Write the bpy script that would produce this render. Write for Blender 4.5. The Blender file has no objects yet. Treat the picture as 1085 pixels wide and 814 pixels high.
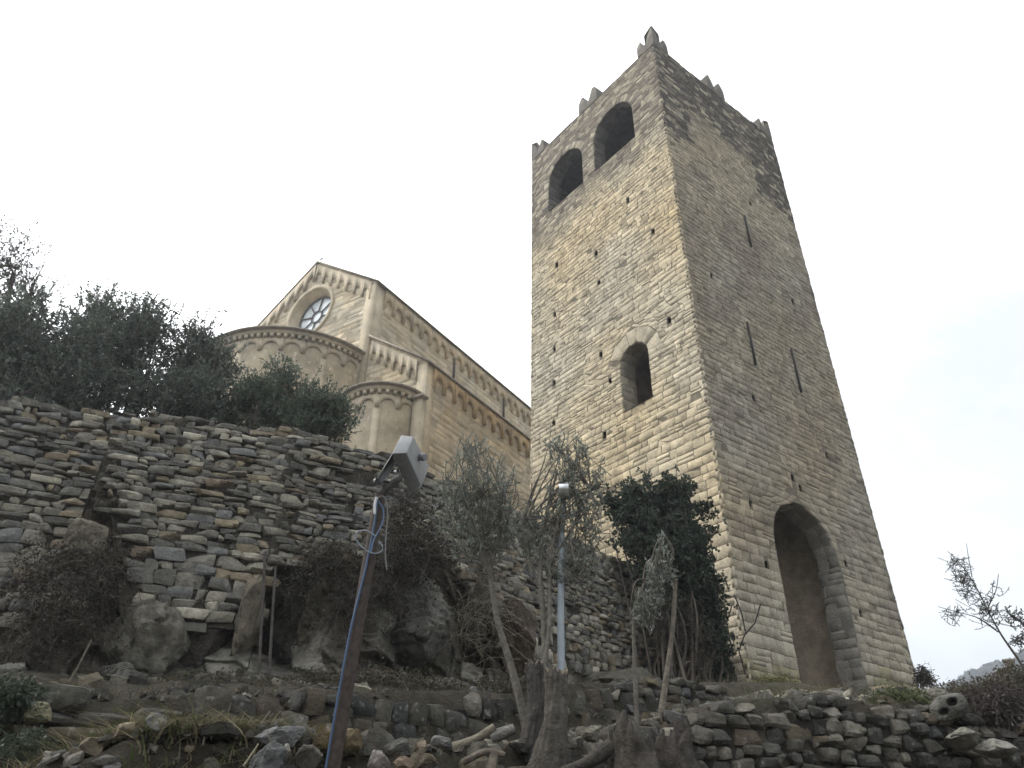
import bpy, math
import numpy as np
from mathutils import Matrix, Vector

rng = np.random.default_rng(7)
S = bpy.context.scene
C = S.collection

# ------------------------------------------------------------------ camera, sky, sun, exposure
FOC, PITCH, ROLL = 800.0, 0.556, 0.010          # px at 1085 wide, rad, rad
_cp, _sp = math.cos(PITCH), math.sin(PITCH)
_r0, _u0, FWD = np.array([1, 0, 0.]), np.array([0, -_sp, _cp]), np.array([0, _cp, _sp])
RIGHT = math.cos(ROLL) * _r0 + math.sin(ROLL) * _u0
UP = -math.sin(ROLL) * _r0 + math.cos(ROLL) * _u0
cam_d = bpy.data.cameras.new('camera')
cam_d.sensor_width = 36.0
cam_d.lens = 36.0 * FOC / 1085.0
cam_d.clip_start, cam_d.clip_end = 0.05, 20000
cam = bpy.data.objects.new('camera', cam_d)
C.objects.link(cam)
cam.matrix_world = Matrix(((RIGHT[0], UP[0], -FWD[0], 0), (RIGHT[1], UP[1], -FWD[1], 0), (RIGHT[2], UP[2], -FWD[2], 0), (0, 0, 0, 1)))
S.camera = cam

SUN_AZ, SUN_EL = -68.0, 42.0                     # degrees from straight ahead (left negative), above the horizon
sun_dir = np.array([math.sin(math.radians(SUN_AZ)) * math.cos(math.radians(SUN_EL)),
                    math.cos(math.radians(SUN_AZ)) * math.cos(math.radians(SUN_EL)), math.sin(math.radians(SUN_EL))])
W = bpy.data.worlds.new('World')
S.world = W
W.use_nodes = True
wn, wl = W.node_tree.nodes, W.node_tree.links
wn.clear()
bg = wn.new('ShaderNodeBackground'); bg.inputs['Strength'].default_value = 0.1
wo = wn.new('ShaderNodeOutputWorld'); wl.new(bg.outputs[0], wo.inputs[0])
sky = wn.new('ShaderNodeTexSky'); sky.sky_type = 'NISHITA'; sky.sun_disc = False
sky.sun_elevation = math.radians(SUN_EL); sky.sun_rotation = math.radians(SUN_AZ)
tc = wn.new('ShaderNodeTexCoord')
nz = wn.new('ShaderNodeTexNoise'); nz.inputs['Scale'].default_value = 2.2; nz.inputs['Detail'].default_value = 5; nz.inputs['Roughness'].default_value = 0.55
nz.inputs['Distortion'].default_value = 0.6
wl.new(tc.outputs['Generated'], nz.inputs['Vector'])
cr = wn.new('ShaderNodeValToRGB'); cr.color_ramp.elements[0].position = 0.36; cr.color_ramp.elements[1].position = 0.66
cr.color_ramp.elements[0].color = (6.9, 7.25, 7.45, 1); cr.color_ramp.elements[1].color = (11.5, 12.0, 12.5, 1)
wl.new(nz.outputs[0], cr.inputs[0])
# bright veil of cloud round the hidden sun
dp = wn.new('ShaderNodeVectorMath'); dp.operation = 'DOT_PRODUCT'; dp.inputs[1].default_value = tuple(sun_dir)
nv = wn.new('ShaderNodeVectorMath'); nv.operation = 'NORMALIZE'
wl.new(tc.outputs['Generated'], nv.inputs[0]); wl.new(nv.outputs[0], dp.inputs[0])
mr = wn.new('ShaderNodeMapRange'); mr.interpolation_type = 'SMOOTHSTEP'
mr.inputs['From Min'].default_value = 0.35; mr.inputs['From Max'].default_value = 1.0; mr.inputs['To Min'].default_value = 0.0; mr.inputs['To Max'].default_value = 16.0
wl.new(dp.outputs['Value'], mr.inputs['Value'])
gl = wn.new('ShaderNodeVectorMath'); gl.operation = 'ADD'
wl.new(cr.outputs[0], gl.inputs[0]); wl.new(mr.outputs[0], gl.inputs[1])
mx = wn.new('ShaderNodeMix'); mx.data_type = 'RGBA'; mx.inputs['Factor'].default_value = 0.93
wl.new(sky.outputs[0], mx.inputs['A']); wl.new(gl.outputs[0], mx.inputs['B'])
wl.new(mx.outputs['Result'], bg.inputs['Color'])

sd = bpy.data.lights.new('sun', 'SUN'); sd.energy = 1.5; sd.angle = math.radians(16); sd.color = (1.0, 0.95, 0.87)
so = bpy.data.objects.new('sun', sd); C.objects.link(so)
so.rotation_euler = Vector(-sun_dir).to_track_quat('-Z', 'Y').to_euler()

S.view_settings.view_transform = 'Standard'
S.view_settings.look = 'None'
S.view_settings.exposure = 0.55
S.view_settings.gamma = 1.0
S.view_settings.use_curve_mapping = False
S.cycles.max_bounces = 6
S.cycles.diffuse_bounces = 3
S.cycles.transparent_max_bounces = 8
S.cycles.use_denoising = True
S.cycles.denoising_prefilter = 'ACCURATE'

# ------------------------------------------------------------------ survey helpers
def ray(px, py):
    return RIGHT * (px - 542.5) / FOC - UP * (py - 407.0) / FOC + FWD
def at(px, py, d):
    """the point seen at a photo pixel, d metres away measured on the plan"""
    v = ray(px, py)
    return v / math.hypot(v[0], v[1]) * d
def plan(az, d, z=0.0):
    a = math.radians(az)
    return np.array([d * math.sin(a), d * math.cos(a), z])

# ------------------------------------------------------------------ noise
_K = rng.normal(size=(24, 3)); _K /= np.linalg.norm(_K, axis=1)[:, None]
_PH = rng.uniform(0, 6.28, 24)
def noise(P, scale=1.0, octaves=3, seed=0):
    P = np.asarray(P, float) * scale + seed * 17.3
    out = np.zeros(P.shape[:-1]); amp = 1.0; tot = 0
    for o in range(octaves):
        k = [(i * 5 + o * 7 + seed * 3) % 24 for i in range(4)]
        w = sum(np.sin(P @ _K[i] * 2.1 + _PH[i] + 1.7 * np.sin(P @ _K[(i + 3) % 24] * 1.3 + _PH[(i + 9) % 24])) for i in k)
        out += amp * w / 2.6; tot += amp; amp *= 0.5; P = P * 2.03 + 5.1
    return out / tot

# ------------------------------------------------------------------ mesh builder
class MB:
    def __init__(s):
        s.v, s.c, s.q, s.t, s.n = [], [], [], [], 0
    def add(s, verts, quads=None, tris=None, col=(0.5, 0.5, 0.5)):
        verts = np.asarray(verts, float).reshape(-1, 3)
        col = np.asarray(col, float)
        if col.ndim == 1: col = np.tile(col, (len(verts), 1))
        s.v.append(verts); s.c.append(col)
        if quads is not None and len(quads): s.q.append(np.asarray(quads, int).reshape(-1, 4) + s.n)
        if tris is not None and len(tris): s.t.append(np.asarray(tris, int).reshape(-1, 3) + s.n)
        s.n += len(verts)
        return s
    def grid(s, P, col=(0.5, 0.5, 0.5), close=False):
        P = np.asarray(P, float); a, b = P.shape[:2]
        i = np.arange(a - 1)[:, None]; j = np.arange(b if close else b - 1)[None]
        j2 = (j + 1) % b
        q = np.stack([i * b + j, i * b + j2, (i + 1) * b + j2, (i + 1) * b + j], -1).reshape(-1, 4)
        col = np.asarray(col, float)
        if col.ndim == 3: col = col.reshape(-1, 3)
        return s.add(P.reshape(-1, 3), q, col=col)
    def box(s, o, ax, ay, az, col=(0.5, 0.5, 0.5)):
        o, ax, ay, az = (np.asarray(k, float) for k in (o, ax, ay, az))
        v = [o, o + ax, o + ax + ay, o + ay, o + az, o + ax + az, o + ax + ay + az, o + ay + az]
        return s.add(v, [(0, 3, 2, 1), (4, 5, 6, 7), (0, 1, 5, 4), (1, 2, 6, 5), (2, 3, 7, 6), (3, 0, 4, 7)], col=col)
    def tube(s, pts, rad, sides=8, col=(0.5, 0.5, 0.5), cap=True, wob=0.0, seed=0):
        pts = np.asarray(pts, float); n = len(pts)
        rad = np.broadcast_to(np.asarray(rad, float), (n,))
        t = np.gradient(pts, axis=0); t /= np.linalg.norm(t, axis=1)[:, None] + 1e-9
        ref = np.array([0, 0, 1.]) if abs(t[:, 2]).mean() < 0.8 else np.array([0.3, 1, 0.])
        a = np.cross(t, ref); a /= np.linalg.norm(a, axis=1)[:, None] + 1e-9
        b = np.cross(t, a)
        th = np.linspace(0, 2 * np.pi, sides, endpoint=False)
        P = pts[:, None] + (a[:, None] * np.cos(th)[None, :, None] + b[:, None] * np.sin(th)[None, :, None]) * rad[:, None, None]
        if wob:
            P = P + (P - pts[:, None]) * (noise(P, 6.0, 3, seed) * wob)[..., None]
        s.grid(P, col, close=True)
        if cap:
            for k, fl in ((0, 1), (n - 1, 0)):
                ring = P[k]; c = ring.mean(0)
                tr = [(0, 1 + (i + fl) % sides, 1 + (i + 1 - fl) % sides) for i in range(sides)]
                s.add(np.vstack([c[None], ring]), tris=tr, col=col if np.ndim(col) == 1 else (0.3, 0.3, 0.3))
        return s
    def build(s, name, mat, parent=None, smooth=False):
        V = np.concatenate(s.v); Cc = np.concatenate(s.c)
        q = np.concatenate(s.q) if s.q else np.zeros((0, 4), int)
        t = np.concatenate(s.t) if s.t else np.zeros((0, 3), int)
        me = bpy.data.meshes.new(name)
        me.vertices.add(len(V))
        off = np.zeros(3)
        if parent is not None: off = np.array(parent.location)
        elif getattr(s, 'base', None) is not None: off = np.asarray(s.base, float)
        me.vertices.foreach_set('co', (V - off).astype(np.float32).ravel())
        nl = len(q) * 4 + len(t) * 3
        me.loops.add(nl)
        me.loops.foreach_set('vertex_index', np.concatenate([q.ravel(), t.ravel()]).astype(np.int32))
        me.polygons.add(len(q) + len(t))
        ls = np.concatenate([np.arange(len(q)) * 4, len(q) * 4 + np.arange(len(t)) * 3])
        me.polygons.foreach_set('loop_start', ls.astype(np.int32))
        me.update(calc_edges=True)
        ca = me.color_attributes.new('Col', 'FLOAT_COLOR', 'POINT')
        ca.data.foreach_set('color', np.concatenate([Cc, np.ones((len(Cc), 1))], 1).astype(np.float32).ravel())
        if smooth == 'sharp':
            me.polygons.foreach_set('use_smooth', np.ones(len(me.polygons), bool)); me.set_sharp_from_angle(angle=math.radians(28))
        elif smooth: me.polygons.foreach_set('use_smooth', np.ones(len(me.polygons), bool))
        me.validate()
        me.materials.append(mat)
        o = bpy.data.objects.new(name, me); C.objects.link(o)
        if parent is not None: o.parent = parent
        else: o.location = off
        return o

def tag(o, label, cat, group=None, kind=None):
    o['label'] = label; o['category'] = cat
    if group: o['group'] = group
    if kind: o['kind'] = kind
    return o
def thing(name, label, cat, loc, group=None):
    o = bpy.data.objects.new(name, None); C.objects.link(o)
    o.location = tuple(float(x) for x in loc)
    o.empty_display_size = 0.2
    return tag(o, label, cat, group)

# ------------------------------------------------------------------ materials (all driven by the surface's own colour attribute)
def mat(name, rough=0.9, nscale=6.0, namt=0.35, bump=0.3, bscale=20.0, bdist=0.02, metal=0.0, spec=0.3, trans=0.0, spots=None, detail=6):
    m = bpy.data.materials.new(name); m.use_nodes = True
    n, l = m.node_tree.nodes, m.node_tree.links
    n.clear()
    out = n.new('ShaderNodeOutputMaterial')
    b = n.new('ShaderNodeBsdfPrincipled')
    b.inputs['Roughness'].default_value = rough; b.inputs['Metallic'].default_value = metal
    b.inputs['Specular IOR Level'].default_value = spec
    at_ = n.new('ShaderNodeAttribute'); at_.attribute_name = 'Col'
    geo = n.new('ShaderNodeNewGeometry')
    col = at_.outputs['Color']
    if namt > 0:
        nx = n.new('ShaderNodeTexNoise'); nx.inputs['Scale'].default_value = nscale; nx.inputs['Detail'].default_value = detail; nx.inputs['Roughness'].default_value = 0.62
        l.new(geo.outputs['Position'], nx.inputs['Vector'])
        rm = n.new('ShaderNodeMapRange'); rm.inputs['From Min'].default_value = 0.28; rm.inputs['From Max'].default_value = 0.72
        rm.inputs['To Min'].default_value = 1 - namt; rm.inputs['To Max'].default_value = 1 + namt
        l.new(nx.outputs[0], rm.inputs['Value'])
        mu = n.new('ShaderNodeVectorMath'); mu.operation = 'SCALE'
        l.new(col, mu.inputs[0]); l.new(rm.outputs[0], mu.inputs['Scale'])
        col = mu.outputs[0]
    if spots:
        for sc, lo, hi, c, amt in spots:
            nx = n.new('ShaderNodeTexNoise'); nx.inputs['Scale'].default_value = sc; nx.inputs['Detail'].default_value = 4; nx.inputs['Roughness'].default_value = 0.6
            l.new(geo.outputs['Position'], nx.inputs['Vector'])
            rm = n.new('ShaderNodeMapRange'); rm.inputs['From Min'].default_value = lo; rm.inputs['From Max'].default_value = hi
            rm.inputs['To Max'].default_value = amt
            l.new(nx.outputs[0], rm.inputs['Value'])
            mi = n.new('ShaderNodeMix'); mi.data_type = 'RGBA'; mi.inputs['B'].default_value = (*c, 1)
            l.new(rm.outputs[0], mi.inputs['Factor']); l.new(col, mi.inputs['A'])
            col = mi.outputs['Result']
    l.new(col, b.inputs['Base Color'])
    if bump > 0:
        nb = n.new('ShaderNodeTexNoise'); nb.inputs['Scale'].default_value = bscale; nb.inputs['Detail'].default_value = 8; nb.inputs['Roughness'].default_value = 0.6
        l.new(geo.outputs['Position'], nb.inputs['Vector'])
        bp = n.new('ShaderNodeBump'); bp.inputs['Strength'].default_value = bump; bp.inputs['Distance'].default_value = bdist
        l.new(nb.outputs[0], bp.inputs['Height']); l.new(bp.outputs[0], b.inputs['Normal'])
    sh = b.outputs[0]
    if trans > 0:
        tr = n.new('ShaderNodeBsdfTranslucent'); l.new(col, tr.inputs['Color'])
        ms = n.new('ShaderNodeMixShader'); ms.inputs[0].default_value = trans
        l.new(sh, ms.inputs[1]); l.new(tr.outputs[0], ms.inputs[2]); sh = ms.outputs[0]
    l.new(sh, out.inputs['Surface'])
    return m

M_TOWER = mat('tower_stone', 0.92, 3.2, 0.34, 0.9, 16, 0.035, spots=[(9.0, 0.60, 0.75, (0.09, 0.085, 0.075), 0.55), (5.0, 0.62, 0.78, (0.42, 0.40, 0.34), 0.5)])
M_CHURCH = mat('church_stone', 0.92, 1.6, 0.30, 0.5, 12, 0.02, spots=[(0.9, 0.5, 0.72, (0.29, 0.27, 0.23), 0.55), (6.0, 0.6, 0.72, (0.24, 0.215, 0.175), 0.5)])
M_RUBBLE = mat('dry_wall_stone', 0.9, 9, 0.42, 0.9, 26, 0.03, spots=[(14, 0.60, 0.72, (0.40, 0.39, 0.35), 0.55), (7, 0.58, 0.74, (0.05, 0.05, 0.045), 0.6)])
M_ROCK = mat('rock', 0.92, 5, 0.5, 1.0, 12, 0.06, spots=[(6, 0.58, 0.72, (0.04, 0.042, 0.03), 0.7), (11, 0.62, 0.72, (0.36, 0.35, 0.31), 0.5)])
M_SOIL = mat('soil', 1.0, 7, 0.5, 1.0, 18, 0.06, spots=[(2.2, 0.5, 0.68, (0.045, 0.05, 0.022), 0.6)])
M_LEAF = mat('leaf', 0.55, 2.5, 0.25, 0, trans=0.38, spec=0.4)
M_DRY = mat('dry_stems', 0.9, 8, 0.3, 0)
M_BARK = mat('bark', 0.95, 14, 0.4, 1.0, 30, 0.03)
M_METAL = mat('painted_metal', 0.5, 12, 0.15, 0.15, 60, 0.004, spec=0.5)
M_RUST = mat('rusty_steel', 0.8, 30, 0.45, 0.4, 80, 0.004, metal=0.2)
M_CABLE = mat('cable_plastic', 0.5, 5, 0.1, 0, spec=0.5)
M_SLATE = mat('roof_slate', 0.85, 6, 0.35, 0.5, 20, 0.02)
M_GLASS = mat('window_glass', 0.12, 3, 0.1, 0, spec=0.8)
M_HILL = mat('hill_cover', 1.0, 0.03, 0.4, 0)

# ------------------------------------------------------------------ ground: a hillside of terraces, as radial profiles
#   az : foot1 d,z ; top1 ; foot2 d,z ; top2 ; foot3 d,z ; top3 ; z at 22 ; z at 60
PROF = [
    (-180, 5, -1.7, -1.7, 8, -2.0, -2.0, 12, -2.6, -2.6, -3.5, -8),
    (-90, 4.6, -1.0, -1.0, 7, -.6, 0.2, 11, .9, 3.0, 5.0, 8),
    (-60, 4.4, -.6, -.45, 6.6, .0, .95, 10.6, 1.7, 4.3, 7.0, 12),
    (-38, 4.4, -.4, .0, 6.6, .2, .92, 9.75, 1.65, 4.30, 7.6, 13),
    (-31, 4.5, -.3, .25, 6.7, .3, .96, 9.5, 1.65, 4.40, 7.8, 13),
    (-25, 4.5, -.3, .52, 6.7, .4, 1.0, 9.4, 1.7, 4.55, 7.8, 13),
    (-19, 4.6, -.3, .56, 6.8, .45, 1.08, 9.35, 1.8, 4.6, 7.8, 13),
    (-9.5, 4.9, -.3, .52, 7.6, .65, 1.28, 9.7, 1.9, 4.5, 7.4, 12),
    (1.4, 6.0, -.3, .66, 8.8, .95, 1.55, 11.05, 2.05, 4.4, 7.0, 11),
    (11.5, 6.7, -.3, .95, 10.5, 1.5, 1.95, 14.1, 2.55, 4.4, 5.0, 8),
    (16, 7.1, -.2, 1.12, 11.3, 1.75, 2.05, 15.6, 2.6, 3.2, 4.0, 7),
    (20, 7.5, -.1, 1.2, 12, 1.95, 2.1, 17, 2.75, 2.8, 3.4, 6),
    (27, 8.1, .0, 1.2, 13, 1.95, 2.0, 20, 3.0, 3.05, 3.1, 4),
    (30, 8.4, .0, 1.16, 10.6, 1.36, 1.4, 15, 1.7, 1.7, 2.0, 2),
    (33.5, 8.7, .0, 1.12, 11.0, 1.7, 1.76, 13.5, 1.9, 1.9, 1.2, 0),
    (45, 9, -.2, .9, 12, 1.6, 1.6, 15, 1.3, 1.3, .2, -4),
    (80, 8, -.9, -.3, 12, .2, .2, 16, -.3, -.3, -1.5, -9),
    (180, 5, -1.7, -1.7, 8, -2.0, -2.0, 12, -2.6, -2.6, -3.5, -8)]
PR = np.array(PROF, float)
def prof(az):
    return np.array([np.interp(az, PR[:, 0], PR[:, k]) for k in range(1, 12)])
STEP3 = 0.62
def ground_z(az, d, bumps=True):
    p = prof(az)
    D = [0, 2.2, p[0], p[0] + .22, p[3], p[3] + .25, p[6] + STEP3, p[6] + STEP3 + .08, max(22., p[6] + 4), 60, 300, 850]
    Z = [-1.6, -1.4, p[1], p[2], p[4], p[5], p[7], p[8], p[9], p[10], p[10] * .3 - 15, -60]
    z = np.interp(d, D, Z)
    return z
def on_ground(az, d, dz=0.0):
    P = plan(az, d); P[2] = ground_z(az, d) + dz
    return P
def az_of(px, py=700):
    v = ray(px, py); return math.degrees(math.atan2(v[0], v[1]))

az1 = np.concatenate([np.arange(-180, -62, 4.0), np.arange(-62, 62, 0.4), np.arange(62, 180.1, 4.0)])
d1 = np.concatenate([[0.001], np.arange(0.6, 3.5, 0.3), np.arange(3.5, 17, 0.06), np.arange(17, 30, 0.5), np.arange(30, 60, 3), np.geomspace(60, 850, 24)])
Zg = np.array([ground_z(a, d1) for a in az1])
PP = np.stack([np.sin(np.radians(az1))[:, None] * d1[None], np.cos(np.radians(az1))[:, None] * d1[None], Zg], -1)
near = np.clip((40 - d1) / 10, 0, 1)[None] * np.clip(d1 / 2, 0, 1)[None]
PP[..., 2] += (noise(PP, 1.1, 3, 2) * 0.07 + noise(PP, 5.0, 3, 3) * 0.035) * near
PP[..., 0:2] += (noise(PP, 3.0, 3, 5) * 0.06 * near)[..., None]
gc = np.array([0.055, 0.046, 0.034]) * (1 + 0.35 * noise(PP, 0.9, 3, 4))[..., None]
g = MB(); g.grid(PP, gc)
ground = g.build('ground', M_SOIL, smooth=True); ground['kind'] = 'structure'

# far wooded hill on the right
aa = np.radians(np.arange(8, 64, 0.25)); dd = np.linspace(230, 620, 40)
ridge = np.interp(np.degrees(aa), [8, 24, 28, 31, 34, 40, 52, 64], [36, 53, 67, 74, 83, 93, 106, 88])
t = np.linspace(0, 1, 40)
prf = np.sin(np.clip(t / 0.62, 0, 1) * np.pi / 2)
HP = np.stack([np.sin(aa)[:, None] * dd[None], np.cos(aa)[:, None] * dd[None], ridge[:, None] * prf[None] - 20 * (1 - prf[None])], -1)
HP[..., 2] += noise(HP, 0.02, 3, 1) * 5 * prf[None] + noise(HP, 0.2, 2, 3) * 1.2
hm = MB(); hm.grid(HP, (0.028, 0.034, 0.026))
hill = hm.build('hills', M_HILL, smooth=True); hill['kind'] = 'structure'
# woods on it: thousands of little crowns nobody could count
wm = MB()
n = 5200
ai = rng.uniform(0, len(aa) - 1, n).astype(int); di = (rng.uniform(0.25, 0.72, n) * 39).astype(int)
cpos = HP[ai, di] + rng.normal(0, 1.5, (n, 3)) * [1, 1, .2]
lv = rng.normal(size=(n, 16, 3)); lv /= np.linalg.norm(lv, axis=2)[..., None]
rad = rng.uniform(1.5, 3.6, n)
ctr = cpos[:, None] + lv * rad[:, None, None] * [1, 1, .9] + np.array([0, 0, 1.8])
e1 = rng.normal(size=ctr.shape); e1 /= np.linalg.norm(e1, axis=2)[..., None]; e2 = np.cross(e1, lv)
sz = (rad[:, None, None] * .55)
quad = np.stack([ctr - e1 * sz, ctr - e2 * sz, ctr + e1 * sz, ctr + e2 * sz], 2).reshape(-1, 3)
colw = np.repeat((np.array([0.03, 0.036, 0.026]) * rng.uniform(.6, 1.5, n)[:, None])[:, None], 64, 1).reshape(-1, 3)
wm.add(quad, np.arange(len(quad)).reshape(-1, 4), col=colw)
woods = wm.build('distant_woodland', M_HILL); woods['kind'] = 'stuff'
tag(woods, 'grey green woodland covering the distant hill right of the tower', 'woodland', kind='stuff')

# ------------------------------------------------------------------ stones
def slabs(mb, corners, fmap, col, d0=.002, d1=.012, inset=.005, jit=.010, back=.05):
    """corners (N,4,2) in wall coordinates (counter-clockwise), laid as bevelled blocks standing proud of the wall core"""
    cs = np.asarray(corners, float); N = len(cs)
    if N == 0: return
    cs = cs + rng.normal(0, jit, cs.shape)
    dep = rng.uniform(d0, d1, (N, 1)) + rng.normal(0, .003, (N, 4))
    cen = cs.mean(1, keepdims=True)
    vec = cen - cs; ln = np.linalg.norm(vec, axis=2, keepdims=True) + 1e-6
    ins = cs + vec / ln * np.minimum(inset * 1.5, ln * .4) * rng.uniform(.6, 1.5, (N, 4, 1))
    def m(c2, dp): return fmap(c2[..., 0], c2[..., 1], dp)
    V = np.stack([m(cs, np.full((N, 4), -back)), m(cs, dep * .45), m(ins, dep)], 1).reshape(N, 12, 3)
    fq = [(8, 9, 10, 11)]
    for k in range(4):
        k2 = (k + 1) % 4
        fq += [(k, k2, 4 + k2, 4 + k), (4 + k, 4 + k2, 8 + k2, 8 + k)]
    q = (np.arange(N) * 12)[:, None, None] + np.array(fq)[None]
    mb.add(V.reshape(-1, 3), q.reshape(-1, 4), col=np.repeat(col, 12, 0))

def courses(z0, z1, hfun, snaps=()):
    zs = [z0]; sn = sorted(snaps)
    while zs[-1] < z1 - .05:
        h = hfun(zs[-1]); z = zs[-1] + h
        for s_ in sn:
            if zs[-1] < s_ - .03 and abs(z - s_) < h * .5: z = s_
        zs.append(min(z, z1))
    return zs

def ashlar(mb, fmap, umin, umax, zs, wfun, holes, colf, gap=.015, wob=.022, **kw):
    """umin/umax: functions of z; holes: functions z0,z1 -> (uL0,uR0,uL1,uR1) or None"""
    cor = []
    for z0, z1 in zip(zs[:-1], zs[1:]):
        if z1 - z0 < .03: continue
        spans = []
        a0, a1, b0, b1 = umin(z0), umin(z1), umax(z0), umax(z1)
        bl = sorted([h for h in (f(z0, z1) for f in holes) if h is not None])
        for (l0, r0, l1, r1) in bl:
            spans.append((a0, l0, a1, l1)); a0, a1 = max(a0, r0), max(a1, r1)
        spans.append((a0, b0, a1, b1))
        for (s0, e0, s1, e1) in spans:
            L = max(e0 - s0, e1 - s1)
            if L < .05: continue
            cuts = [0.0]
            while cuts[-1] < L:
                cuts.append(cuts[-1] + wfun((z0 + z1) / 2, z1 - z0))
            cuts = np.array(cuts) / L
            if len(cuts) > 2 and (1 - cuts[-2]) * L < .12: cuts = np.delete(cuts, -2)
            cuts[-1] = 1.0
            for c0, c1 in zip(cuts[:-1], cuts[1:]):
                x00, x01 = s0 + (e0 - s0) * c0, s0 + (e0 - s0) * c1
                x10, x11 = s1 + (e1 - s1) * c0, s1 + (e1 - s1) * c1
                if x01 - x00 < .02 and x11 - x10 < .02: continue
                g2 = gap / 2
                cor.append([(x00 + g2, z0 + g2), (x01 - g2, z0 + g2), (max(x11 - g2, x10 + g2 + .004), z1 - g2), (x10 + g2, z1 - g2)])
    cor = np.array(cor)
    if wob:                                      # some blocks are two thin ones, and no course runs dead level
        sp_ = rng.uniform(0, 1, len(cor)) < .10
        a_, b_ = cor[sp_].copy(), cor[sp_].copy(); f_ = rng.uniform(.35, .65, (len(a_), 1))
        for k0, k1 in ((0, 3), (1, 2)):
            mid_ = cor[sp_][:, k0] * (1 - f_) + cor[sp_][:, k1] * f_
            a_[:, k1] = mid_ - [0, gap / 2]; b_[:, k0] = mid_ + [0, gap / 2]
        cor = np.concatenate([cor[~sp_], a_, b_])
        cor[..., 1] += wob * noise(np.stack([cor[..., 0] * .9, cor[..., 1] * .8, cor[..., 0] * 0], -1), 1.0, 3, 4)
    cen = cor.mean(1)
    col = colf(cen[:, 0], cen[:, 1])
    keep = ~np.isnan(col[:, 0])
    slabs(mb, cor[keep], fmap, col[keep], **kw)

class Arch:
    def __init__(s, uc, half, sill, spring, ring):
        s.uc, s.h, s.sill, s.sp, s.ring = uc, half, sill, spring, ring
        s.top = spring + half
    def half(s, z, extra=0.0):
        if z < s.sill - 1e-6 or z > s.top + extra + 1e-6: return None
        if z <= s.sp: return s.h
        return math.sqrt(max((s.h + extra) ** 2 - (z - s.sp) ** 2, 0))
    def hole(s, z0, z1):
        if z1 <= s.sill + .01 or z0 >= s.top + s.ring - .01: return None
        a = s.half(max(z0, s.sill + .001), s.ring); b = s.half(min(z1, s.top + s.ring), s.ring)
        if z0 < s.sp < z1: a = b = max(s.h, b or 0)
        a = a or 0; b = b or 0
        return (s.uc - a, s.uc + a, s.uc - b, s.uc + b)
    def outline(s, n=20):
        th = np.linspace(np.pi, 0, n)
        pts = [(s.uc - s.h, s.sill)] + [(s.uc + s.h * math.cos(x), s.sp + s.h * math.sin(x)) for x in th] + [(s.uc + s.h, s.sill)]
        return np.array(pts)
    def voussoirs(s, n):
        th = np.linspace(np.pi, 0, n + 1); out = []
        for a, b in zip(th[:-1], th[1:]):
            r0, r1 = s.h, s.h + s.ring
            out.append([(s.uc + r0 * math.cos(a), s.sp + r0 * math.sin(a)), (s.uc + r0 * math.cos(b), s.sp + r0 * math.sin(b)),
                        (s.uc + r1 * math.cos(b), s.sp + r1 * math.sin(b)), (s.uc + r1 * math.cos(a), s.sp + r1 * math.sin(a))])
        c = np.array(out); cen = c.mean(1, keepdims=True)
        return cen + (c - cen) * (1 - .012 / (.5 * s.ring + .2))

def core_face(mb, fmap, umin, umax, z0, z1, arches, col):
    zs = set(np.linspace(z0, z1, 30))
    for a in arches:
        zs |= {a.sill, a.sp} | set(a.sp + a.h * np.sin(np.linspace(0, np.pi / 2, 10)))
    zs = sorted(zs)
    for lo, hi in zip(zs[:-1], zs[1:]):
        if hi - lo < 1e-5: continue
        mid = (lo + hi) / 2
        ed0, ed1 = [umin(lo)], [umin(hi)]
        for a in sorted(arches, key=lambda k: k.uc):
            if a.sill < mid < a.top:
                ha, hb = a.half(max(lo, a.sill)), a.half(min(hi, a.top))
                ed0 += [a.uc - ha, a.uc + ha]; ed1 += [a.uc - hb, a.uc + hb]
        ed0.append(umax(lo)); ed1.append(umax(hi))
        for k in range(0, len(ed0), 2):
            p = np.array([(ed0[k], lo), (ed0[k + 1], lo), (ed1[k + 1], hi), (ed1[k], hi)])
            mb.add(fmap(p[:, 0], p[:, 1], np.zeros(4)), [(0, 1, 2, 3)], col=col)

# ------------------------------------------------------------------ the tower
TY = 0.918
TA = np.array([-math.cos(TY), math.sin(TY), 0]); TB = np.array([math.sin(TY), math.cos(TY), 0])
TC = np.array([4.664, 15.567, 0.0]); TT = 23.244; TPR = .006; TW = 6.5; TZ0 = 1.6
tower = thing('stone_tower', 'tall square medieval stone tower with swallowtail merlons, arched belfry openings and tall arched doorway', 'tower', TC + [0, 0, 2.6])
def face_map(O, D, Nn):
    def f(u, z, off):
        u, z, off = np.asarray(u, float), np.asarray(z, float), np.asarray(off, float)
        P = O + u[..., None] * D + (TPR * (TT - z) + off)[..., None] * Nn
        P[..., 2] = z
        return P
    return f
FL = face_map(TC, TA, -TB)                       # left face (belfry, window)
FR = face_map(TC, TB, -TA)                       # right face (doorway)
FB1 = face_map(TC + TA * TW, TB, TA)
FB2 = face_map(TC + TB * TW, TA, TB)
umin_ = lambda z: -TPR * (TT - z)
umax_ = lambda z: TW + TPR * (TT - z)
uminS = lambda z: umin_(z) - .02
umaxS = lambda z: umax_(z) + .02
bel1 = Arch(2.16, .94, 19.75, 21.12, .28); bel2 = Arch(4.62, .92, 19.75, 21.08, .28)
win = Arch(2.10, .535, 10.06, 11.50, .48)
door = Arch(2.93, 1.31, 1.6, 6.05, .0)
OCH = np.array([.50, .385, .215]); GRY = np.array([.375, .335, .26]); PAL = np.array([.52, .455, .33]); DRK = np.array([.135, .112, .088]); BRN = np.array([.17, .14, .11])
def mixc(a, b, t): return a * (1 - t[:, None]) + b * t[:, None]
def sm(x, a, b):
    t = np.clip((x - a) / (b - a), 0, 1); return t * t * (3 - 2 * t)
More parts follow.
